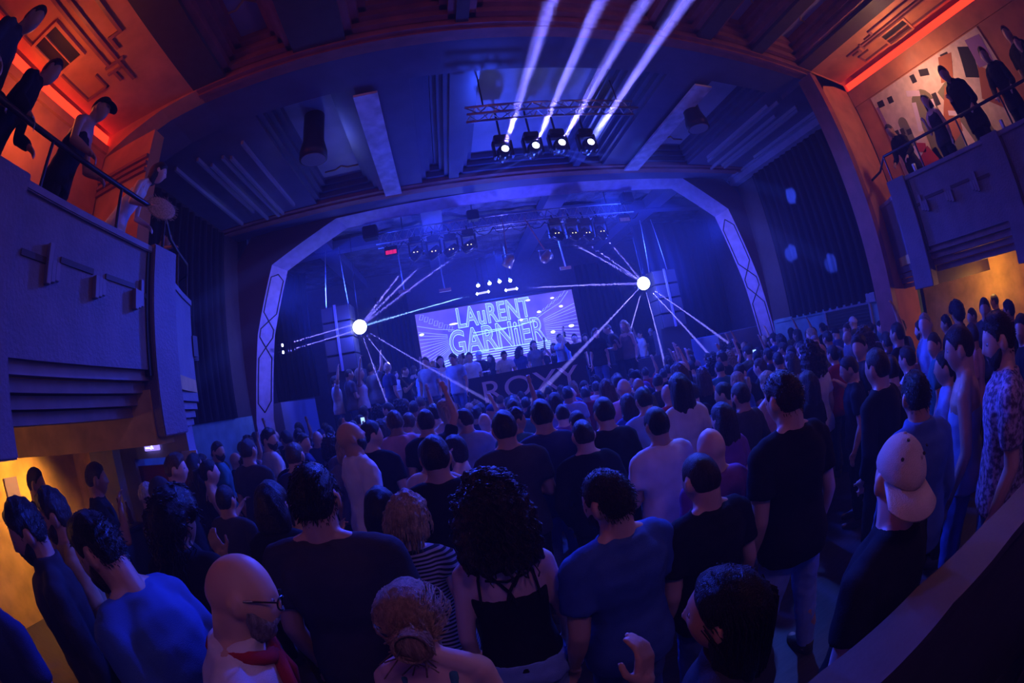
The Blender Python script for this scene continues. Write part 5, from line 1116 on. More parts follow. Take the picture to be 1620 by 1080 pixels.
('m_drink','quiff',(1.04,6.78,0.00),-0.16,1.62,'b','dark','teal','black','person, swept-up dark hair, teal top, seventh from left in sixth crowd row from stage','crowd on the dance floor','dark',1),
('m_down','short',(1.95,6.44,0.00),-0.16,1.62,'c','dark','red','denim','person, short dark hair, red top, eighth from left in sixth crowd row from stage','crowd on the dance floor',None,2),
('m_turnl','cap',(3.84,6.41,0.00),0.22,1.62,'b','navy','grey','charcoal','person, navy cap, grey top, ninth from left in sixth crowd row from stage','crowd on the dance floor',None,2),
('f_up','curly',(4.37,6.34,0.00),-0.26,1.62,'b','black','purple','black','person, curly black hair, purple top, tenth from left in sixth crowd row from stage','crowd on the dance floor',None,2),
('f_up','curly',(5.06,6.71,0.00),-0.29,1.62,'p','blonde','purple','black','person, curly blonde hair, purple top, eleventh from left in sixth crowd row from stage','crowd on the dance floor',None,2),
('f_up','pony',(5.58,6.40,0.00),-0.07,1.60,'a','black','navy','black','person, tied-back black hair, navy top, twelfth from left in sixth crowd row from stage','crowd on the dance floor',None,2),
('m_up','quiff',(7.36,6.35,0.00),0.47,1.70,'b','brown','lightblue','black','person, swept-up brown hair, pale-blue top, thirteenth from left in sixth crowd row from stage','crowd on the dance floor','brown',1),
('f_down','pony',(7.92,6.48,0.00),-0.19,1.74,'b','black','black','black','person, tied-back black hair, black top, fourteenth from left in sixth crowd row from stage','crowd on the dance floor',None,2),
('m_lean','quiff',(-4.20,6.10,0.00),0.33,1.66,'b','black','olive','denim','person, swept-up black hair, olive top, first from left in seventh crowd row from stage','crowd on the dance floor',None,2),
('m_up','short',(-3.43,5.85,0.00),-0.11,1.59,'b','brown','pink','denim','person, short brown hair, pink top, second from left in seventh crowd row from stage','crowd on the dance floor',None,1),
('f_turn','longwavy',(-1.24,6.26,0.00),0.11,1.71,'b','dark','black','denim','person, wavy dark hair, black top, third from left in seventh crowd row from stage','crowd on the dance floor',None,1),
('m_phone','quiff',(-0.37,5.88,0.00),0.39,1.81,'a','dark','cream','black','person, swept-up dark hair, cream top, fourth from left in seventh crowd row from stage','crowd on the dance floor','dark',2),
('m_down','quiff',(0.20,6.11,0.00),-0.44,1.67,'b','dark','navy','charcoal','person, swept-up dark hair, navy top, fifth from left in seventh crowd row from stage','crowd on the dance floor','dark',1),
('m_up','short',(0.72,5.83,0.00),-0.37,1.74,'c','dark','black','black','person, short dark hair, black top, sixth from left in seventh crowd row from stage','crowd on the dance floor','dark',1),
('m_drink','quiff',(1.16,6.22,0.00),0.01,1.72,'b','black','black','denim','person, swept-up black hair, black top, seventh from left in seventh crowd row from stage','crowd on the dance floor','black',1),
('m_fold','short',(1.58,6.14,0.00),-0.19,1.70,'c','black','lightblue','denim','person, short black hair, pale-blue top, eighth from left in seventh crowd row from stage','crowd on the dance floor',None,1),
('m_turnr','short',(2.34,5.94,0.00),-0.18,1.72,'a','black','grey','black','person, short black hair, grey top, ninth from left in seventh crowd row from stage','crowd on the dance floor',None,2),
('m_down','cap',(2.76,6.24,0.00),0.41,1.71,'b','black','white','black','person, black cap, white top, tenth from left in seventh crowd row from stage','crowd on the dance floor',None,2),
('m_up','cap',(3.46,5.92,0.00),0.47,1.71,'a','cream','black','black','person, cream cap, black top, eleventh from left in seventh crowd row from stage','crowd on the dance floor',None,1),
('m_lean','short',(4.98,6.01,0.00),-0.02,1.71,'a','black','olive','black','person, short black hair, olive top, twelfth from left in seventh crowd row from stage','crowd on the dance floor',None,1),
('f_tank','longwavy',(6.17,6.28,0.00),0.08,1.74,'a','dark','black','black','person, wavy dark hair, black top, thirteenth from left in seventh crowd row from stage','crowd on the dance floor',None,2),
('f_up','long',(6.78,6.33,0.00),0.36,1.75,'b','dark','red','black','person, long dark hair, red top, fourteenth from left in seventh crowd row from stage','crowd on the dance floor',None,1),
('f_up','curly',(-1.84,5.54,0.00),-0.46,1.62,'b','dark','black','charcoal','person, curly dark hair, black top, first from left in eighth crowd row from stage','crowd on the dance floor',None,2),
('f_turn','longwavy',(-1.34,5.39,0.00),0.18,1.63,'p','blonde','teal','charcoal','person, wavy blonde hair, teal top, second from left in eighth crowd row from stage','crowd on the dance floor',None,2),
('m_lean','short',(-0.90,5.82,0.00),0.21,1.73,'b','black','red','black','person, short black hair, red top, third from left in eighth crowd row from stage','crowd on the dance floor',None,1),
('m_up','bald',(0.27,5.40,0.00),0.48,1.62,'a','brown','white','denim','person, bald head, white top, fourth from left in eighth crowd row from stage','crowd on the dance floor',None,1),
('f_tank','longwavy',(2.00,5.56,0.00),-0.26,1.72,'c','brown','lightblue','black','person, wavy brown hair, pale-blue top, fifth from left in eighth crowd row from stage','crowd on the dance floor',None,2),
('m_down','bald',(2.43,5.42,0.00),0.15,1.66,'c','dark','olive','denim','person, bald head, olive top, sixth from left in eighth crowd row from stage','crowd on the dance floor',None,2),
('m_turnr','quiff',(2.88,5.68,0.00),0.34,1.62,'b','dark','charcoal','black','person, swept-up dark hair, charcoal top, seventh from left in eighth crowd row from stage','crowd on the dance floor',None,2),
('m_drink','buzz',(3.83,5.38,0.00),-0.36,1.62,'a','black','teal','charcoal','person, cropped black hair, teal top, eighth from left in eighth crowd row from stage','crowd on the dance floor',None,2),
('m_down','short',(4.21,5.79,0.00),0.34,1.74,'b','dark','black','black','person, short dark hair, black top, ninth from left in eighth crowd row from stage','crowd on the dance floor',None,2),
('m_phone','short',(4.68,5.42,0.00),-0.31,1.62,'b','black','navy','black','person, short black hair, navy top, tenth from left in eighth crowd row from stage','crowd on the dance floor',None,1),
('m_down','quiff',(5.56,5.61,0.00),0.29,1.62,'c','dark','grey','black','person, swept-up dark hair, grey top, eleventh from left in eighth crowd row from stage','crowd on the dance floor',None,2),
('m_turnr','short',(6.48,5.71,0.00),0.12,1.73,'b','dark','navy','black','person, short dark hair, navy top, twelfth from left in eighth crowd row from stage','crowd on the dance floor',None,2),
('m_drink','cap',(7.42,5.70,0.00),-0.20,1.61,'a','black','blue','black','person, black cap, blue top, thirteenth from left in eighth crowd row from stage','crowd on the dance floor',None,1),
('m_down','cap',(7.88,5.47,0.00),0.08,1.75,'a','white','olive','black','person, white cap, olive top, fourteenth from left in eighth crowd row from stage','crowd on the dance floor',None,2),
('m_drink','cap',(-3.98,5.17,0.00),-0.08,1.65,'a','black','charcoal','denim','person, black cap, charcoal top, first from left in ninth crowd row from stage','crowd on the dance floor',None,1),
('m_down','short',(-1.47,4.84,0.00),-0.20,1.70,'p','dark','grey','charcoal','person, short dark hair, grey top, second from left in ninth crowd row from stage','crowd on the dance floor',None,1),
('m_lean','short',(-0.66,5.09,0.00),-0.31,1.82,'b','brown','cream','black','person, short brown hair, cream top, third from left in ninth crowd row from stage','crowd on the dance floor',None,2),
('f_turn','longwavy',(-0.18,5.20,0.00),0.32,1.88,'b','blonde','cream','denim','person, wavy blonde hair, cream top, fourth from left in ninth crowd row from stage','crowd on the dance floor',None,2),
('m_drink','short',(0.61,4.93,0.00),0.09,1.76,'a','dark','teal','charcoal','person, short dark hair, teal top, fifth from left in ninth crowd row from stage','crowd on the dance floor',None,1),
('f_down','bob',(1.20,5.35,0.00),-0.31,1.70,'a','dark','lightblue','denim','person, bobbed dark hair, pale-blue top, sixth from left in ninth crowd row from stage','crowd on the dance floor',None,2),
('m_fold','cap',(1.98,4.88,0.00),-0.48,1.72,'a','cream','pink','charcoal','person, cream cap, pink top, seventh from left in ninth crowd row from stage','crowd on the dance floor',None,2),
('f_tank','longwavy',(3.28,5.06,0.00),-0.22,1.62,'p','brown','black','charcoal','person, wavy brown hair, black top, eighth from left in ninth crowd row from stage','crowd on the dance floor',None,1),
('f_down','pony',(4.49,4.90,0.00),0.04,1.67,'c','black','navy','black','person, tied-back black hair, navy top, ninth from left in ninth crowd row from stage','crowd on the dance floor',None,2),
('m_down','buzz',(4.95,4.82,0.00),0.18,1.62,'b','dark','black','charcoal','person, cropped dark hair, black top, tenth from left in ninth crowd row from stage','crowd on the dance floor','dark',2),
('m_fold','short',(5.36,4.95,0.00),-0.14,1.62,'p','dark','white','denim','person, short dark hair, white top, eleventh from left in ninth crowd row from stage','crowd on the dance floor',None,2),
('f_turn','long',(6.05,5.27,0.00),-0.41,1.77,'p','blonde','black','denim','person, long blonde hair, black top, twelfth from left in ninth crowd row from stage','crowd on the dance floor',None,2),
('m_turnl','short',(7.00,5.05,0.00),0.47,1.68,'b','brown','white','black','person, short brown hair, white top, thirteenth from left in ninth crowd row from stage','crowd on the dance floor',None,2),
('f_down','pony',(7.71,4.90,0.00),-0.03,1.59,'p','dark','black','charcoal','person, tied-back dark hair, black top, fourteenth from left in ninth crowd row from stage','crowd on the dance floor',None,1),
('m_pocket','messy',(-1.94,4.39,0.00),0.18,1.69,'b','brown','black','black','person, tousled brown hair, black top, first from left in tenth crowd row from stage','crowd on the dance floor',None,2),
('f_down','bob',(-1.27,4.25,0.00),0.44,1.70,'b','blonde','grey','black','person, bobbed blonde hair, grey top, second from left in tenth crowd row from stage','crowd on the dance floor',None,2),
('m_pocket','short',(-0.75,4.69,0.00),0.28,1.88,'c','brown','pink','black','person, short brown hair, pink top, third from left in tenth crowd row from stage','crowd on the dance floor',None,2),
('m_up','short',(-0.38,4.37,0.00),0.13,1.85,'b','dark','black','charcoal','person, short dark hair, black top, fourth from left in tenth crowd row from stage','crowd on the dance floor','dark',1),
('m_turnl','short',(0.01,4.56,0.00),-0.10,1.78,'a','dark','lightblue','black','person, short dark hair, pale-blue top, fifth from left in tenth crowd row from stage','crowd on the dance floor',None,2),
('m_turnr','messy',(0.51,4.19,0.00),-0.46,1.71,'c','black','teal','denim','person, tousled black hair, teal top, sixth from left in tenth crowd row from stage','crowd on the dance floor',None,2),
('m_down','buzz',(1.05,4.43,0.00),-0.13,1.64,'p','dark','purple','denim','person, cropped dark hair, purple top, seventh from left in tenth crowd row from stage','crowd on the dance floor',None,2),
('f_down','long',(1.70,4.14,0.00),-0.02,1.62,'a','dark','blue','black','person, long dark hair, blue top, eighth from left in tenth crowd row from stage','crowd on the dance floor',None,2),
('m_fold','bald',(2.21,4.16,0.00),0.11,1.62,'b','brown','red','charcoal','person, bald head, red top, ninth from left in tenth crowd row from stage','crowd on the dance floor',None,1),
('f_down','longwavy',(2.71,4.73,0.00),0.17,1.77,'b','brown','teal','black','person, wavy brown hair, teal top, tenth from left in tenth crowd row from stage','crowd on the dance floor',None,2),
('m_down','short',(3.71,4.25,0.00),0.41,1.62,'p','brown','black','charcoal','person, short brown hair, black top, eleventh from left in tenth crowd row from stage','crowd on the dance floor',None,2),
('m_down','short',(4.18,4.37,0.00),-0.27,1.62,'b','black','black','charcoal','person, short black hair, black top, twelfth from left in tenth crowd row from stage','crowd on the dance floor',None,2),
('m_pocket','bald',(4.66,3.92,0.00),0.21,1.62,'b','dark','olive','black','person, bald head, olive top, thirteenth from left in tenth crowd row from stage','crowd on the dance floor','dark',1),
('m_lean','short',(7.31,4.35,0.00),0.27,1.62,'p','black','pink','denim','person, short black hair, pink top, fourteenth from left in tenth crowd row from stage','crowd on the dance floor',None,2),
('f_tank','pony',(-1.22,2.70,0.00),-0.32,1.60,'b','dark','purple','denim','person, tied-back dark hair, purple top, first from left in eleventh crowd row from stage','crowd on the dance floor',None,1),
('m_fold','short',(-0.30,3.14,0.00),-0.46,1.70,'b','dark','cream','charcoal','person, short dark hair, cream top, second from left in eleventh crowd row from stage','crowd on the dance floor','dark',1),
('m_down','short',(1.05,3.86,0.00),0.15,1.60,'b','dark','cream','denim','person, short dark hair, cream top, third from left in eleventh crowd row from stage','crowd on the dance floor',None,2),
('f_down','long',(1.80,3.16,0.00),-0.08,1.80,'c','black','cream','black','person, long black hair, cream top, fourth from left in eleventh crowd row from stage','crowd on the dance floor',None,2),
('m_down','short',(2.28,3.77,0.00),0.08,1.62,'p','black','black','black','person, short black hair, black top, fifth from left in eleventh crowd row from stage','crowd on the dance floor','black',2),
('f_down','pony',(2.89,3.73,0.00),0.21,1.61,'b','blonde','blue','black','person, tied-back blonde hair, blue top, sixth from left in eleventh crowd row from stage','crowd on the dance floor',None,2),
('m_pocket','short',(2.24,2.88,0.00),0.14,1.62,'b','dark','charcoal','charcoal','person, short dark hair, charcoal top, seventh from left in eleventh crowd row from stage','crowd on the dance floor','dark',2),
('f_down','curly',(3.40,3.01,0.00),-0.14,1.75,'b','dark','white','charcoal','person, curly dark hair, white top, eighth from left in eleventh crowd row from stage','crowd on the dance floor',None,2),
('f_down','pony',(4.26,3.37,0.00),-0.07,1.62,'a','black','red','charcoal','person, tied-back black hair, red top, ninth from left in eleventh crowd row from stage','crowd on the dance floor',None,2),
('f_turn','curly',(5.22,3.45,0.00),0.33,1.69,'p','brown','grey','charcoal','person, curly brown hair, grey top, tenth from left in eleventh crowd row from stage','crowd on the dance floor',None,1),
('m_lean','quiff',(5.97,3.85,0.00),-0.35,1.62,'b','dark','black','charcoal','person, swept-up dark hair, black top, eleventh from left in eleventh crowd row from stage','crowd on the dance floor','dark',1),
('m_down','quiff',(4.86,2.83,0.00),-0.44,1.62,'c','dark','charcoal','black','person, swept-up dark hair, charcoal top, twelfth from left in eleventh crowd row from stage','crowd on the dance floor',None,2),
('m_down','messy',(5.79,3.07,0.00),-0.26,1.67,'b','dark','blue','denim','person, tousled dark hair, blue top, thirteenth from left in eleventh crowd row from stage','crowd on the dance floor',None,2),
('m_fold','messy',(5.52,2.56,0.00),0.32,1.63,'p','brown','teal','black','person, tousled brown hair, teal top, fourteenth from left in eleventh crowd row from stage','crowd on the dance floor','brown',1),
('m_turnr','short',(3.08,1.78,0.00),0.39,1.62,'a','black','grey','black','person, short black hair, grey top, first from left in twelfth crowd row from stage','crowd on the dance floor',None,1),
('m_turnl','short',(4.14,1.76,0.00),0.30,1.62,'a','dark','teal','charcoal','person, short dark hair, teal top, second from left in twelfth crowd row from stage','crowd on the dance floor',None,2),
('f_down','pony',(3.03,1.20,0.00),0.37,1.62,'b','black','lightblue','black','person, tied-back black hair, pale-blue top, third from left in twelfth crowd row from stage','crowd on the dance floor',None,2),
('m_turnr','short',(4.44,1.35,0.00),0.14,1.62,'b','black','pink','black','person, short black hair, pink top, fourth from left in twelfth crowd row from stage','crowd on the dance floor',None,1),
('m_up','quiff',(-2.80,9.60,0.95),-1.28,1.70,'b','dark','white','denim','person on stage left of the table, swept-up dark hair, white top, first from left there','people on the stage',None,1),
('m_fold','buzz',(-2.38,9.42,0.95),-1.05,1.79,'a','dark','grey','denim','person on stage left of the table, cropped dark hair, grey top, second from left there','people on the stage',None,2),
('f_up','bob',(-2.13,9.42,0.95),-1.57,1.77,'b','blonde','white','black','person on stage left of the table, bobbed blonde hair, white top, third from left there','people on the stage',None,1),
('m_up','short',(-1.94,9.98,0.95),-0.75,1.87,'b','dark','grey','denim','person on stage left of the table, short dark hair, grey top, fourth from left there','people on the stage',None,1),
('f_turn','curly',(-1.92,10.75,0.95),-1.04,1.79,'b','dark','black','denim','person on stage left of the table, curly dark hair, black top, fifth from left there','people on the stage',None,2),
('m_up','short',(-2.25,13.00,0.95),-2.07,1.65,'b','dark','white','denim','person on stage left of the table, short dark hair, white top, sixth from left there','people on the stage',None,2),
('f_turn','pony',(-1.50,9.60,0.95),-0.81,1.80,'a','blonde','navy','black','person on stage left of the table, tied-back blonde hair, navy top, seventh from left there','people on the stage',None,1),
('m_fold','short',(-1.87,13.40,0.95),-2.05,1.73,'p','brown','white','denim','person on stage left of the table, short brown hair, white top, eighth from left there','people on the stage',None,1),
('m_drink','buzz',(-1.22,10.54,0.95),-1.90,1.68,'a','brown','black','black','person on stage left of the table, cropped brown hair, black top, ninth from left there','people on the stage',None,2),
('f_up','bob',(-1.26,13.40,0.95),-0.72,1.81,'b','brown','black','denim','person on stage left of the table, bobbed brown hair, black top, tenth from left there','people on the stage',None,2),
('m_phone','quiff',(-1.04,12.60,0.95),-0.96,1.63,'b','black','lightblue','black','person on stage left of the table, swept-up black hair, pale-blue top, eleventh from left there','people on the stage',None,1),
('m_down','short',(-0.61,9.91,0.95),2.83,1.79,'b','black','lightblue','denim','person on stage behind the table, short black hair, pale-blue top, first from left there','people on the stage',None,1),
('f_down','pony',(-0.50,10.73,0.95),3.63,1.72,'b','blonde','white','black','person on stage behind the table, tied-back blonde hair, white top, second from left there','people on the stage',None,2),
('f_tank','long',(-0.29,10.26,0.95),3.42,1.78,'p','black','white','black','person on stage behind the table, long black hair, white top, third from left there','people on the stage',None,1),
('m_down','messy',(0.03,9.60,0.95),2.61,1.73,'b','brown','lightblue','denim','person on stage behind the table, tousled brown hair, pale-blue top, fourth from left there','people on the stage',None,2),
('f_down','curly',(0.28,12.14,0.95),3.43,1.80,'a','blonde','black','black','person on stage behind the table, curly blonde hair, black top, fifth from left there','people on the stage',None,1),
('m_phone','messy',(0.48,11.49,0.95),2.97,1.80,'b','brown','white','denim','person on stage behind the table, tousled brown hair, white top, sixth from left there','people on the stage',None,2),
('m_fold','cap',(0.79,12.49,0.95),3.72,1.86,'p','white','black','black','person on stage behind the table, white cap, black top, seventh from left there','people on the stage',None,1),
('f_down','longwavy',(1.20,13.36,0.95),2.56,1.73,'b','dark','black','denim','person on stage behind the table, wavy dark hair, black top, eighth from left there','people on the stage',None,1),
('dj','short',(1.34,10.95,0.95),3.14,1.70,'b','black','white','black','performer with dark hair behind the mixer, head bowed under the screen',None,None,1),
('f_turn','curly',(2.16,13.40,0.95),3.09,1.79,'b','black','navy','denim','person on stage behind the table, curly black hair, navy top, tenth from left there','people on the stage',None,2),
('f_down','bob',(2.38,12.11,0.95),3.23,1.86,'a','dark','grey','denim','person on stage behind the table, bobbed dark hair, grey top, eleventh from left there','people on the stage',None,1),
('f_turn','bob',(2.91,13.40,0.95),3.27,1.65,'p','dark','black','black','person on stage behind the table, bobbed dark hair, black top, twelfth from left there','people on the stage',None,1),
('f_up','longwavy',(3.07,12.53,0.95),2.65,1.70,'b','brown','black','denim','person on stage behind the table, wavy brown hair, black top, thirteenth from left there','people on the stage',None,1),
('m_phone','buzz',(3.14,11.95,0.95),3.64,1.92,'a','black','lightblue','black','person on stage behind the table, cropped black hair, pale-blue top, fourteenth from left there','people on the stage',None,2),
('m_down','short',(3.63,13.40,0.95),3.57,1.64,'a','black','lightblue','denim','person on stage behind the table, short black hair, pale-blue top, fifteenth from left there','people on the stage',None,2),
('m_up','short',(3.50,11.62,0.95),2.80,1.82,'p','dark','black','denim','person on stage behind the table, short dark hair, black top, sixteenth from left there','people on the stage',None,2),
('f_turn','longwavy',(3.93,11.95,0.95),1.99,1.79,'b','black','charcoal','black','person on stage right of the table, wavy black hair, charcoal top, first from left there','people on the stage',None,1),
('f_turn','long',(3.44,9.60,0.95),2.58,1.76,'p','brown','black','denim','person on stage right of the table, long brown hair, black top, second from left there','people on the stage',None,2),
('m_lean','short',(3.91,9.98,0.95),1.10,1.84,'b','brown','charcoal','black','person on stage right of the table, short brown hair, charcoal top, third from left there','people on the stage',None,1),
('m_down','buzz',(5.50,13.40,0.95),1.23,1.71,'p','dark','navy','black','person on stage right of the table, cropped dark hair, navy top, fourth from left there','people on the stage',None,1),
('f_tank','longwavy',(4.21,9.60,0.95),2.15,1.81,'p','blonde','grey','black','person on stage right of the table, wavy blonde hair, grey top, fifth from left there','people on the stage',None,2),
('m_up','quiff',(6.09,13.40,0.95),1.90,1.74,'p','brown','navy','black','person on stage right of the table, swept-up brown hair, navy top, sixth from left there','people on the stage',None,1),
('m_up','messy',(6.04,12.60,0.95),1.53,1.58,'b','black','white','denim','person on stage right of the table, tousled black hair, white top, seventh from left there','people on the stage',None,2),
('m_turnl','cap',(6.85,13.40,0.95),1.75,1.65,'p','white','charcoal','black','person on stage right of the table, white cap, charcoal top, eighth from left there','people on the stage',None,2),
('f_down','longwavy',(6.49,12.19,0.95),2.24,1.55,'b','brown','navy','black','person on stage right of the table, wavy brown hair, navy top, ninth from left there','people on the stage',None,1),
('m_fold','quiff',(6.94,12.32,0.95),1.07,1.78,'p','dark','grey','black','person on stage right of the table, swept-up dark hair, grey top, tenth from left there','people on the stage',None,2),
('f_turn','curly',(7.42,13.40,0.95),2.79,1.55,'b','blonde','black','black','person on stage right of the table, curly blonde hair, black top, eleventh from left there','people on the stage',None,2),
('f_up','pony',(7.96,13.29,0.95),3.18,1.74,'b','blonde','black','denim','person on stage right of the table, tied-back blonde hair, black top, twelfth from left there','people on the stage',None,1),
('m_lean','buzz',(7.84,12.60,0.95),3.03,1.55,'b','dark','white','black','person on stage right of the table, cropped dark hair, white top, thirteenth from left there','people on the stage',None,2),
('f_down','pony',(8.58,13.40,0.95),3.35,1.55,'a','dark','navy','denim','person on stage right of the table, tied-back dark hair, navy top, fourteenth from left there','people on the stage',None,2),
('f_turn','long',(9.06,13.40,0.95),3.25,1.55,'p','dark','black','black','person on stage right of the table, long dark hair, black top, fifteenth from left there','people on the stage',None,1),
('b_cap','cap',(-2.70,1.85,3.05),-1.05,1.73,'b','black','black','black','man in a black cap and sleeveless black top leaning on the balcony rail',None,None,1),
('b_fan','bob',(-2.62,2.89,3.05),-0.96,1.54,'p','black','white','black','woman in white vest leaning over the curved balcony end, holding a woven fan',None,None,1),
('b_lean','short',(-2.75,1.08,3.05),-0.70,1.72,'b','black','black','black','dark-haired person in black between the capped man and the corner figure',None,None,1),
('b_lean','short',(-2.60,0.52,3.05),-0.87,1.79,'b','black','charcoal','black','dark figure holding a glass at the top left corner of the balcony',None,None,1),
('b_reach','short',(-3.55,4.30,3.05),-1.22,1.53,'b','black','navy','black','person behind the curved rail, arm stretched out over the hall',None,None,1),
('b_jacket','short',(6.50,0.94,3.05),1.31,1.79,'b','black','black','black','man in a dark jacket leaning forward at the right balcony rail',None,None,1),
('f_tank','long',(6.60,1.57,3.05),1.31,1.57,'p','black','charcoal','black','woman with long dark hair at the right balcony rail',None,None,1),
('b_lean','short',(6.90,2.64,3.05),1.31,1.59,'b','black','black','black','person in a black hooded top leaning on the right balcony rail',None,None,1),
('f_down','long',(7.95,4.23,3.05),0.87,1.66,'p','black','black','black','woman with long black hair on the curved end of the right balcony',None,None,1),
('b_lean','short',(6.55,0.02,3.05),1.31,1.71,'b','black','black','black','dark figure with a glass at the right balcony, left of the corner group',None,None,1),
('m_down','short',(6.90,-0.70,3.05),1.05,1.90,'b','black','black','black','dim figure at the top right corner, farther from the rail',None,None,1),
('f_down','long',(6.60,-0.76,3.05),1.05,1.58,'b','black','black','black','dim long-haired figure at the top right corner, near the rail',None,None,1),
]
BY = {}
eye_m = mat('eye_dark', (.02,.02,.025), .15); gl_m = mat('glasses_frame', (.01,.01,.012), .25)
for (pr,hs,loc,rz,h,sk,hc,top,legs,label,group,beard,seed) in PEOPLE:
    o = person(pr, hs, loc, rz, h, sk, hc, top, legs, label, group, beard, hseed=float(seed)); BY[label] = o
    HM = PROTO[pr]['hm']
    if hs == 'cap':
        c = [q for q in o.children if q.name.startswith('cap')][0]; back = -1 if pr == 'n_cap' else 1
        b = MB(); n = 14; vs = []
        for k in range(n+1):
            a = -1.15+2.3*k/n
            for r, dz in ((.088,.0),(.158,-.022 if back > 0 else -.075)):
                for t in (0,.005): vs.append((r*math.sin(a)*(.92 if r < .1 else .62), back*(r*math.cos(a) if r < .1 else .05+.125*math.cos(a*.85)), .038+dz*(math.cos(a)*.6+.4)+t-(0.03 if back < 0 else 0)))
        fs = []
        for k in range(n):
            q = 4*k; fs += [(q,q+2,q+6,q+4),(q+1,q+5,q+7,q+3),(q,q+4,q+5,q+1),(q+2,q+3,q+7,q+6)]
        fs += [(0,1,3,2),(4*n,4*n+2,4*n+3,4*n+1)]
        br = b.add(vs, fs).build('brim', cloth(hc), None, smooth=True); br.parent = c
        if pr == 'n_cap':
            for (x, y, z) in ((-.045,-.085,.075),(.03,-.09,.085),(.06,-.06,.10),(-.01,-.055,.125)):
                v = Vector((x,y,z)).normalized(); q = MB().lathe([(.001,.0),(.0055,.001),(.0055,.004),(.001,.004)], v*.128, 10, rot=v.to_track_quat('Z','Y').to_matrix()).build('eyelet', blackm, None); q.parent = c
            q = MB().lathe([(.009,0),(.006,.006),(.001,.007)], (0,-.008,.127), 12).build('top_button', cloth(hc), None); q.parent = c
    if pr.startswith('n_') or pr in ('dj','b_cap','b_fan','m_bar','m_barr','m_face'):
        for s in (-1,1):
            q = MB(); ellip(q, (s*.031,.0715,.012), (.0125,.0115,.011)); e = q.build('eye', mat('eyeball', (.30,.30,.36), .3), None, smooth=True); e.parent = o; e.matrix_local = HM
            q = MB(); ellip(q, (s*.031,.0805,.012), (.0055,.004,.0055)); e2 = q.build('iris', eye_m, None, smooth=True); e2.parent = e
    if pr == 'n_bald':
        b = MB()
        for s in (-1,1):
            b.tube([(s*.034+.026*math.cos(a*PI/8), .103-.012*abs(math.cos(a*PI/8))*(1 if s*math.cos(a*PI/8) > 0 else 0), .010+.019*math.sin(a*PI/8)) for a in range(17)], .0025, 6)
            b.tube([(s*.060,.092,.016),(s*.080,.03,.016),(s*.080,-.02,.008)], .0025, 6)
        b.tube([(-.009,.103,.016),(0,.107,.019),(.009,.103,.016)], .0025, 6); g = b.build('glasses', gl_m, None); g.parent = o; g.matrix_local = HM
        W = PROTO[pr]['W']; P = []
        for k in range(17):
            t = 2*PI*k/16; P.append(W((.092*math.sin(t), .012+.098*math.cos(t), 1.485-.045*max(0,math.cos(t))**2)))
        b = MB(); b.tube(P, .021, 10); b.tube([W((.0,.115,1.44)),W((.05,.15,1.36)),W((.10,.155,1.22)),W((.13,.15,1.12))], [.024,.022,.018,.01], 8); b.tube([W((.0,.115,1.44)),W((-.03,.15,1.36)),W((-.03,.16,1.25))], [.022,.02,.008], 8)
        g = b.build('neckerchief', cloth('red'), None, smooth=True); g.parent = o
    if pr == 'n_strap':
        W = PROTO[pr]['W']; b = MB(); loft(b, [(.93,0,-.012,.178,.126),(1.04,0,-.004,.156,.112),(1.12,0,.002,.140,.102),(1.20,0,.006,.145,.110),(1.27,0,.01,.158,.118),(1.31,0,.01,.155,.112)])
        for s in (-1,1): ellip(b, (s*.065,.078,1.27), (.066,.058,.060))
        me = remesh(b, .011, 3, .003); me.materials.append(cloth('black')); g = bpy.data.objects.new('tank_top', me); C.objects.link(g); g.parent = o; g.data.transform(Matrix.Identity(4))
        b = MB()
        for s in (-1,1): b.tube([(s*.08,.10,1.31),(s*.075,.06,1.42),(s*.075,-.02,1.462),(s*.06,-.075,1.42),(0,-.105,1.34),(-s*.02,-.118,1.28)], .007, 6); b.tube([(s*.075,-.02,1.464),(s*.10,-.075,1.40),(s*.11,-.105,1.29)], .006, 6)
        b.tube([(-.075,-.088,1.40),(0,-.10,1.385),(.075,-.088,1.40)], .005, 6); b.v = [tuple(W(v)) for v in b.v]; g2 = b.build('back_straps', cloth('black'), None); g2.parent = g
    if pr == 'm_phone':
        A = PROTO[pr]['arms'][1]; w_ = A[2] + (A[2]-A[1]).normalized()*.12 + Vector((0,.03,0)); k_ = h/1.75
        e = empty('smartphone', o.location + Matrix.Rotation(rz,3,'Z') @ (Vector(w_)*k_), rz); where = label.split(', ')[-1]
        tag(e, 'glowing phone held up by person ' + (where if 'row' in where else label.split(',')[0].replace('person on stage','').strip()+' '+where), 'phone', 'phones held up in the crowd')
        MB().box((-.037,-.004,-.075),(.037,.004,.075), blackm).build('case', None, e, bevel=.002); MB().box((-.033,-.0055,-.068),(.033,-.004,.068), mat('phone_display', (.2,.3,.4), .3, emit=(.35,.6,1), estr=1.6)).build('display', None, e)
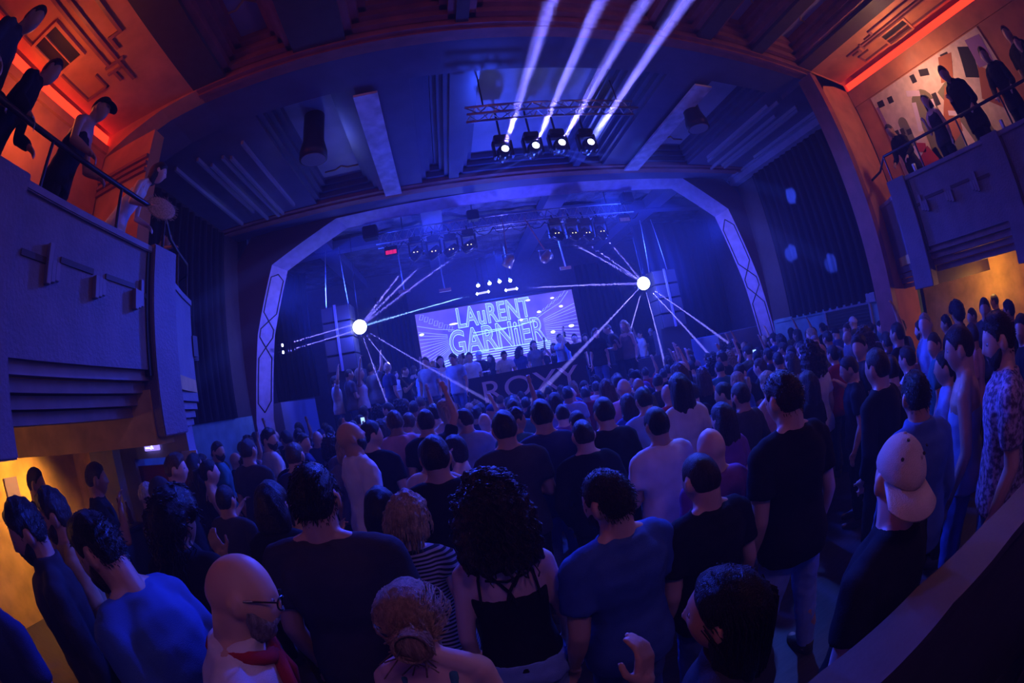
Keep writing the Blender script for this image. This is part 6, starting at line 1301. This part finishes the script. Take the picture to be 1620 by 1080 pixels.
    SP = {'n_bun':(('bun',420),('wisp',90)),'n_strap':(('curly',520),),'n_long':(('long',420),),'n_stripe':(('bob2',420),),'n_curlyman':(('curly',260),),'n_tee':(('short',1300),),'n_big':(('short',1300),),'n_blue':(('short',1200),),'n_jeans':(('short',700),),'n_fleck':(('short',600),),'n_jacket':(('short',600),),'n_beardL':(('short',700),)}
    if pr in SP:
        hr = [q for q in o.children if q.name.split('.')[0] == 'hair'][0]
        b = MB()
        for st, n in SP[pr]:
            q = strands(st, n, 3); b.add(q.v, q.f)
        if b.v: q = b.build('loose_strands', hairm(hc), None, smooth=True); q.parent = hr
# ---------------------------------------------------------------- things held or set down on the balconies
o = BY['woman in white vest leaning over the curved balcony end, holding a woven fan']; A = PROTO['b_fan']['arms'][1]; k_ = o.scale[0]
e = empty('woven_fan', o.location + Matrix.Rotation(o.rotation_euler.z,3,'Z') @ (Vector(A[2]+(A[2]-A[1]).normalized()*.16)*k_), -.5); tag(e, 'round woven straw fan with a ragged fringe held out over the hall', 'fan')
straw = mat('woven_straw', (.55,.42,.30), .8, noise=.3, nscale=60, bump=.6, bscale=140)
rr = Matrix.Rotation(1.1,3,'Y'); MB().lathe([(.001,-.012),(.15,-.008),(.165,0),(.15,.008),(.001,.012)], n=28, rot=rr, m=straw).build('woven_disc', None, e, smooth=True)
b = MB(); rnd = random.Random(2)
for q in range(60): t = q/60*2*PI; b.tube([rr @ Vector((.155*math.cos(t),.155*math.sin(t),0)), rr @ Vector((.20*math.cos(t+.05),.20*math.sin(t+.05),rnd.uniform(-.02,.02)))], .0022, 4)
b.build('straw_fringe', straw, e)
for (x,y,lb) in ((6.3,2.25,'drinking glass on the right balcony edge before the hooded figure'),(6.3,.35,'drinking glass on the right balcony edge nearest the corner group')):
    e = empty('drinking_glass', (x,y,3.58)); tag(e, lb, 'glass'); MB().lathe([(.03,0),(.036,.13),(.033,.13),(.027,.008)], n=16, m=mat('clear_glass', (.7,.75,.8), .08)).build('glass_wall', None, e, smooth=True)
    MB().lathe([(.027,.01),(.031,.09)], n=16, m=mat('pale_drink', (.6,.5,.3), .2)).build('drink', None, e)
S.render.film_transparent = False
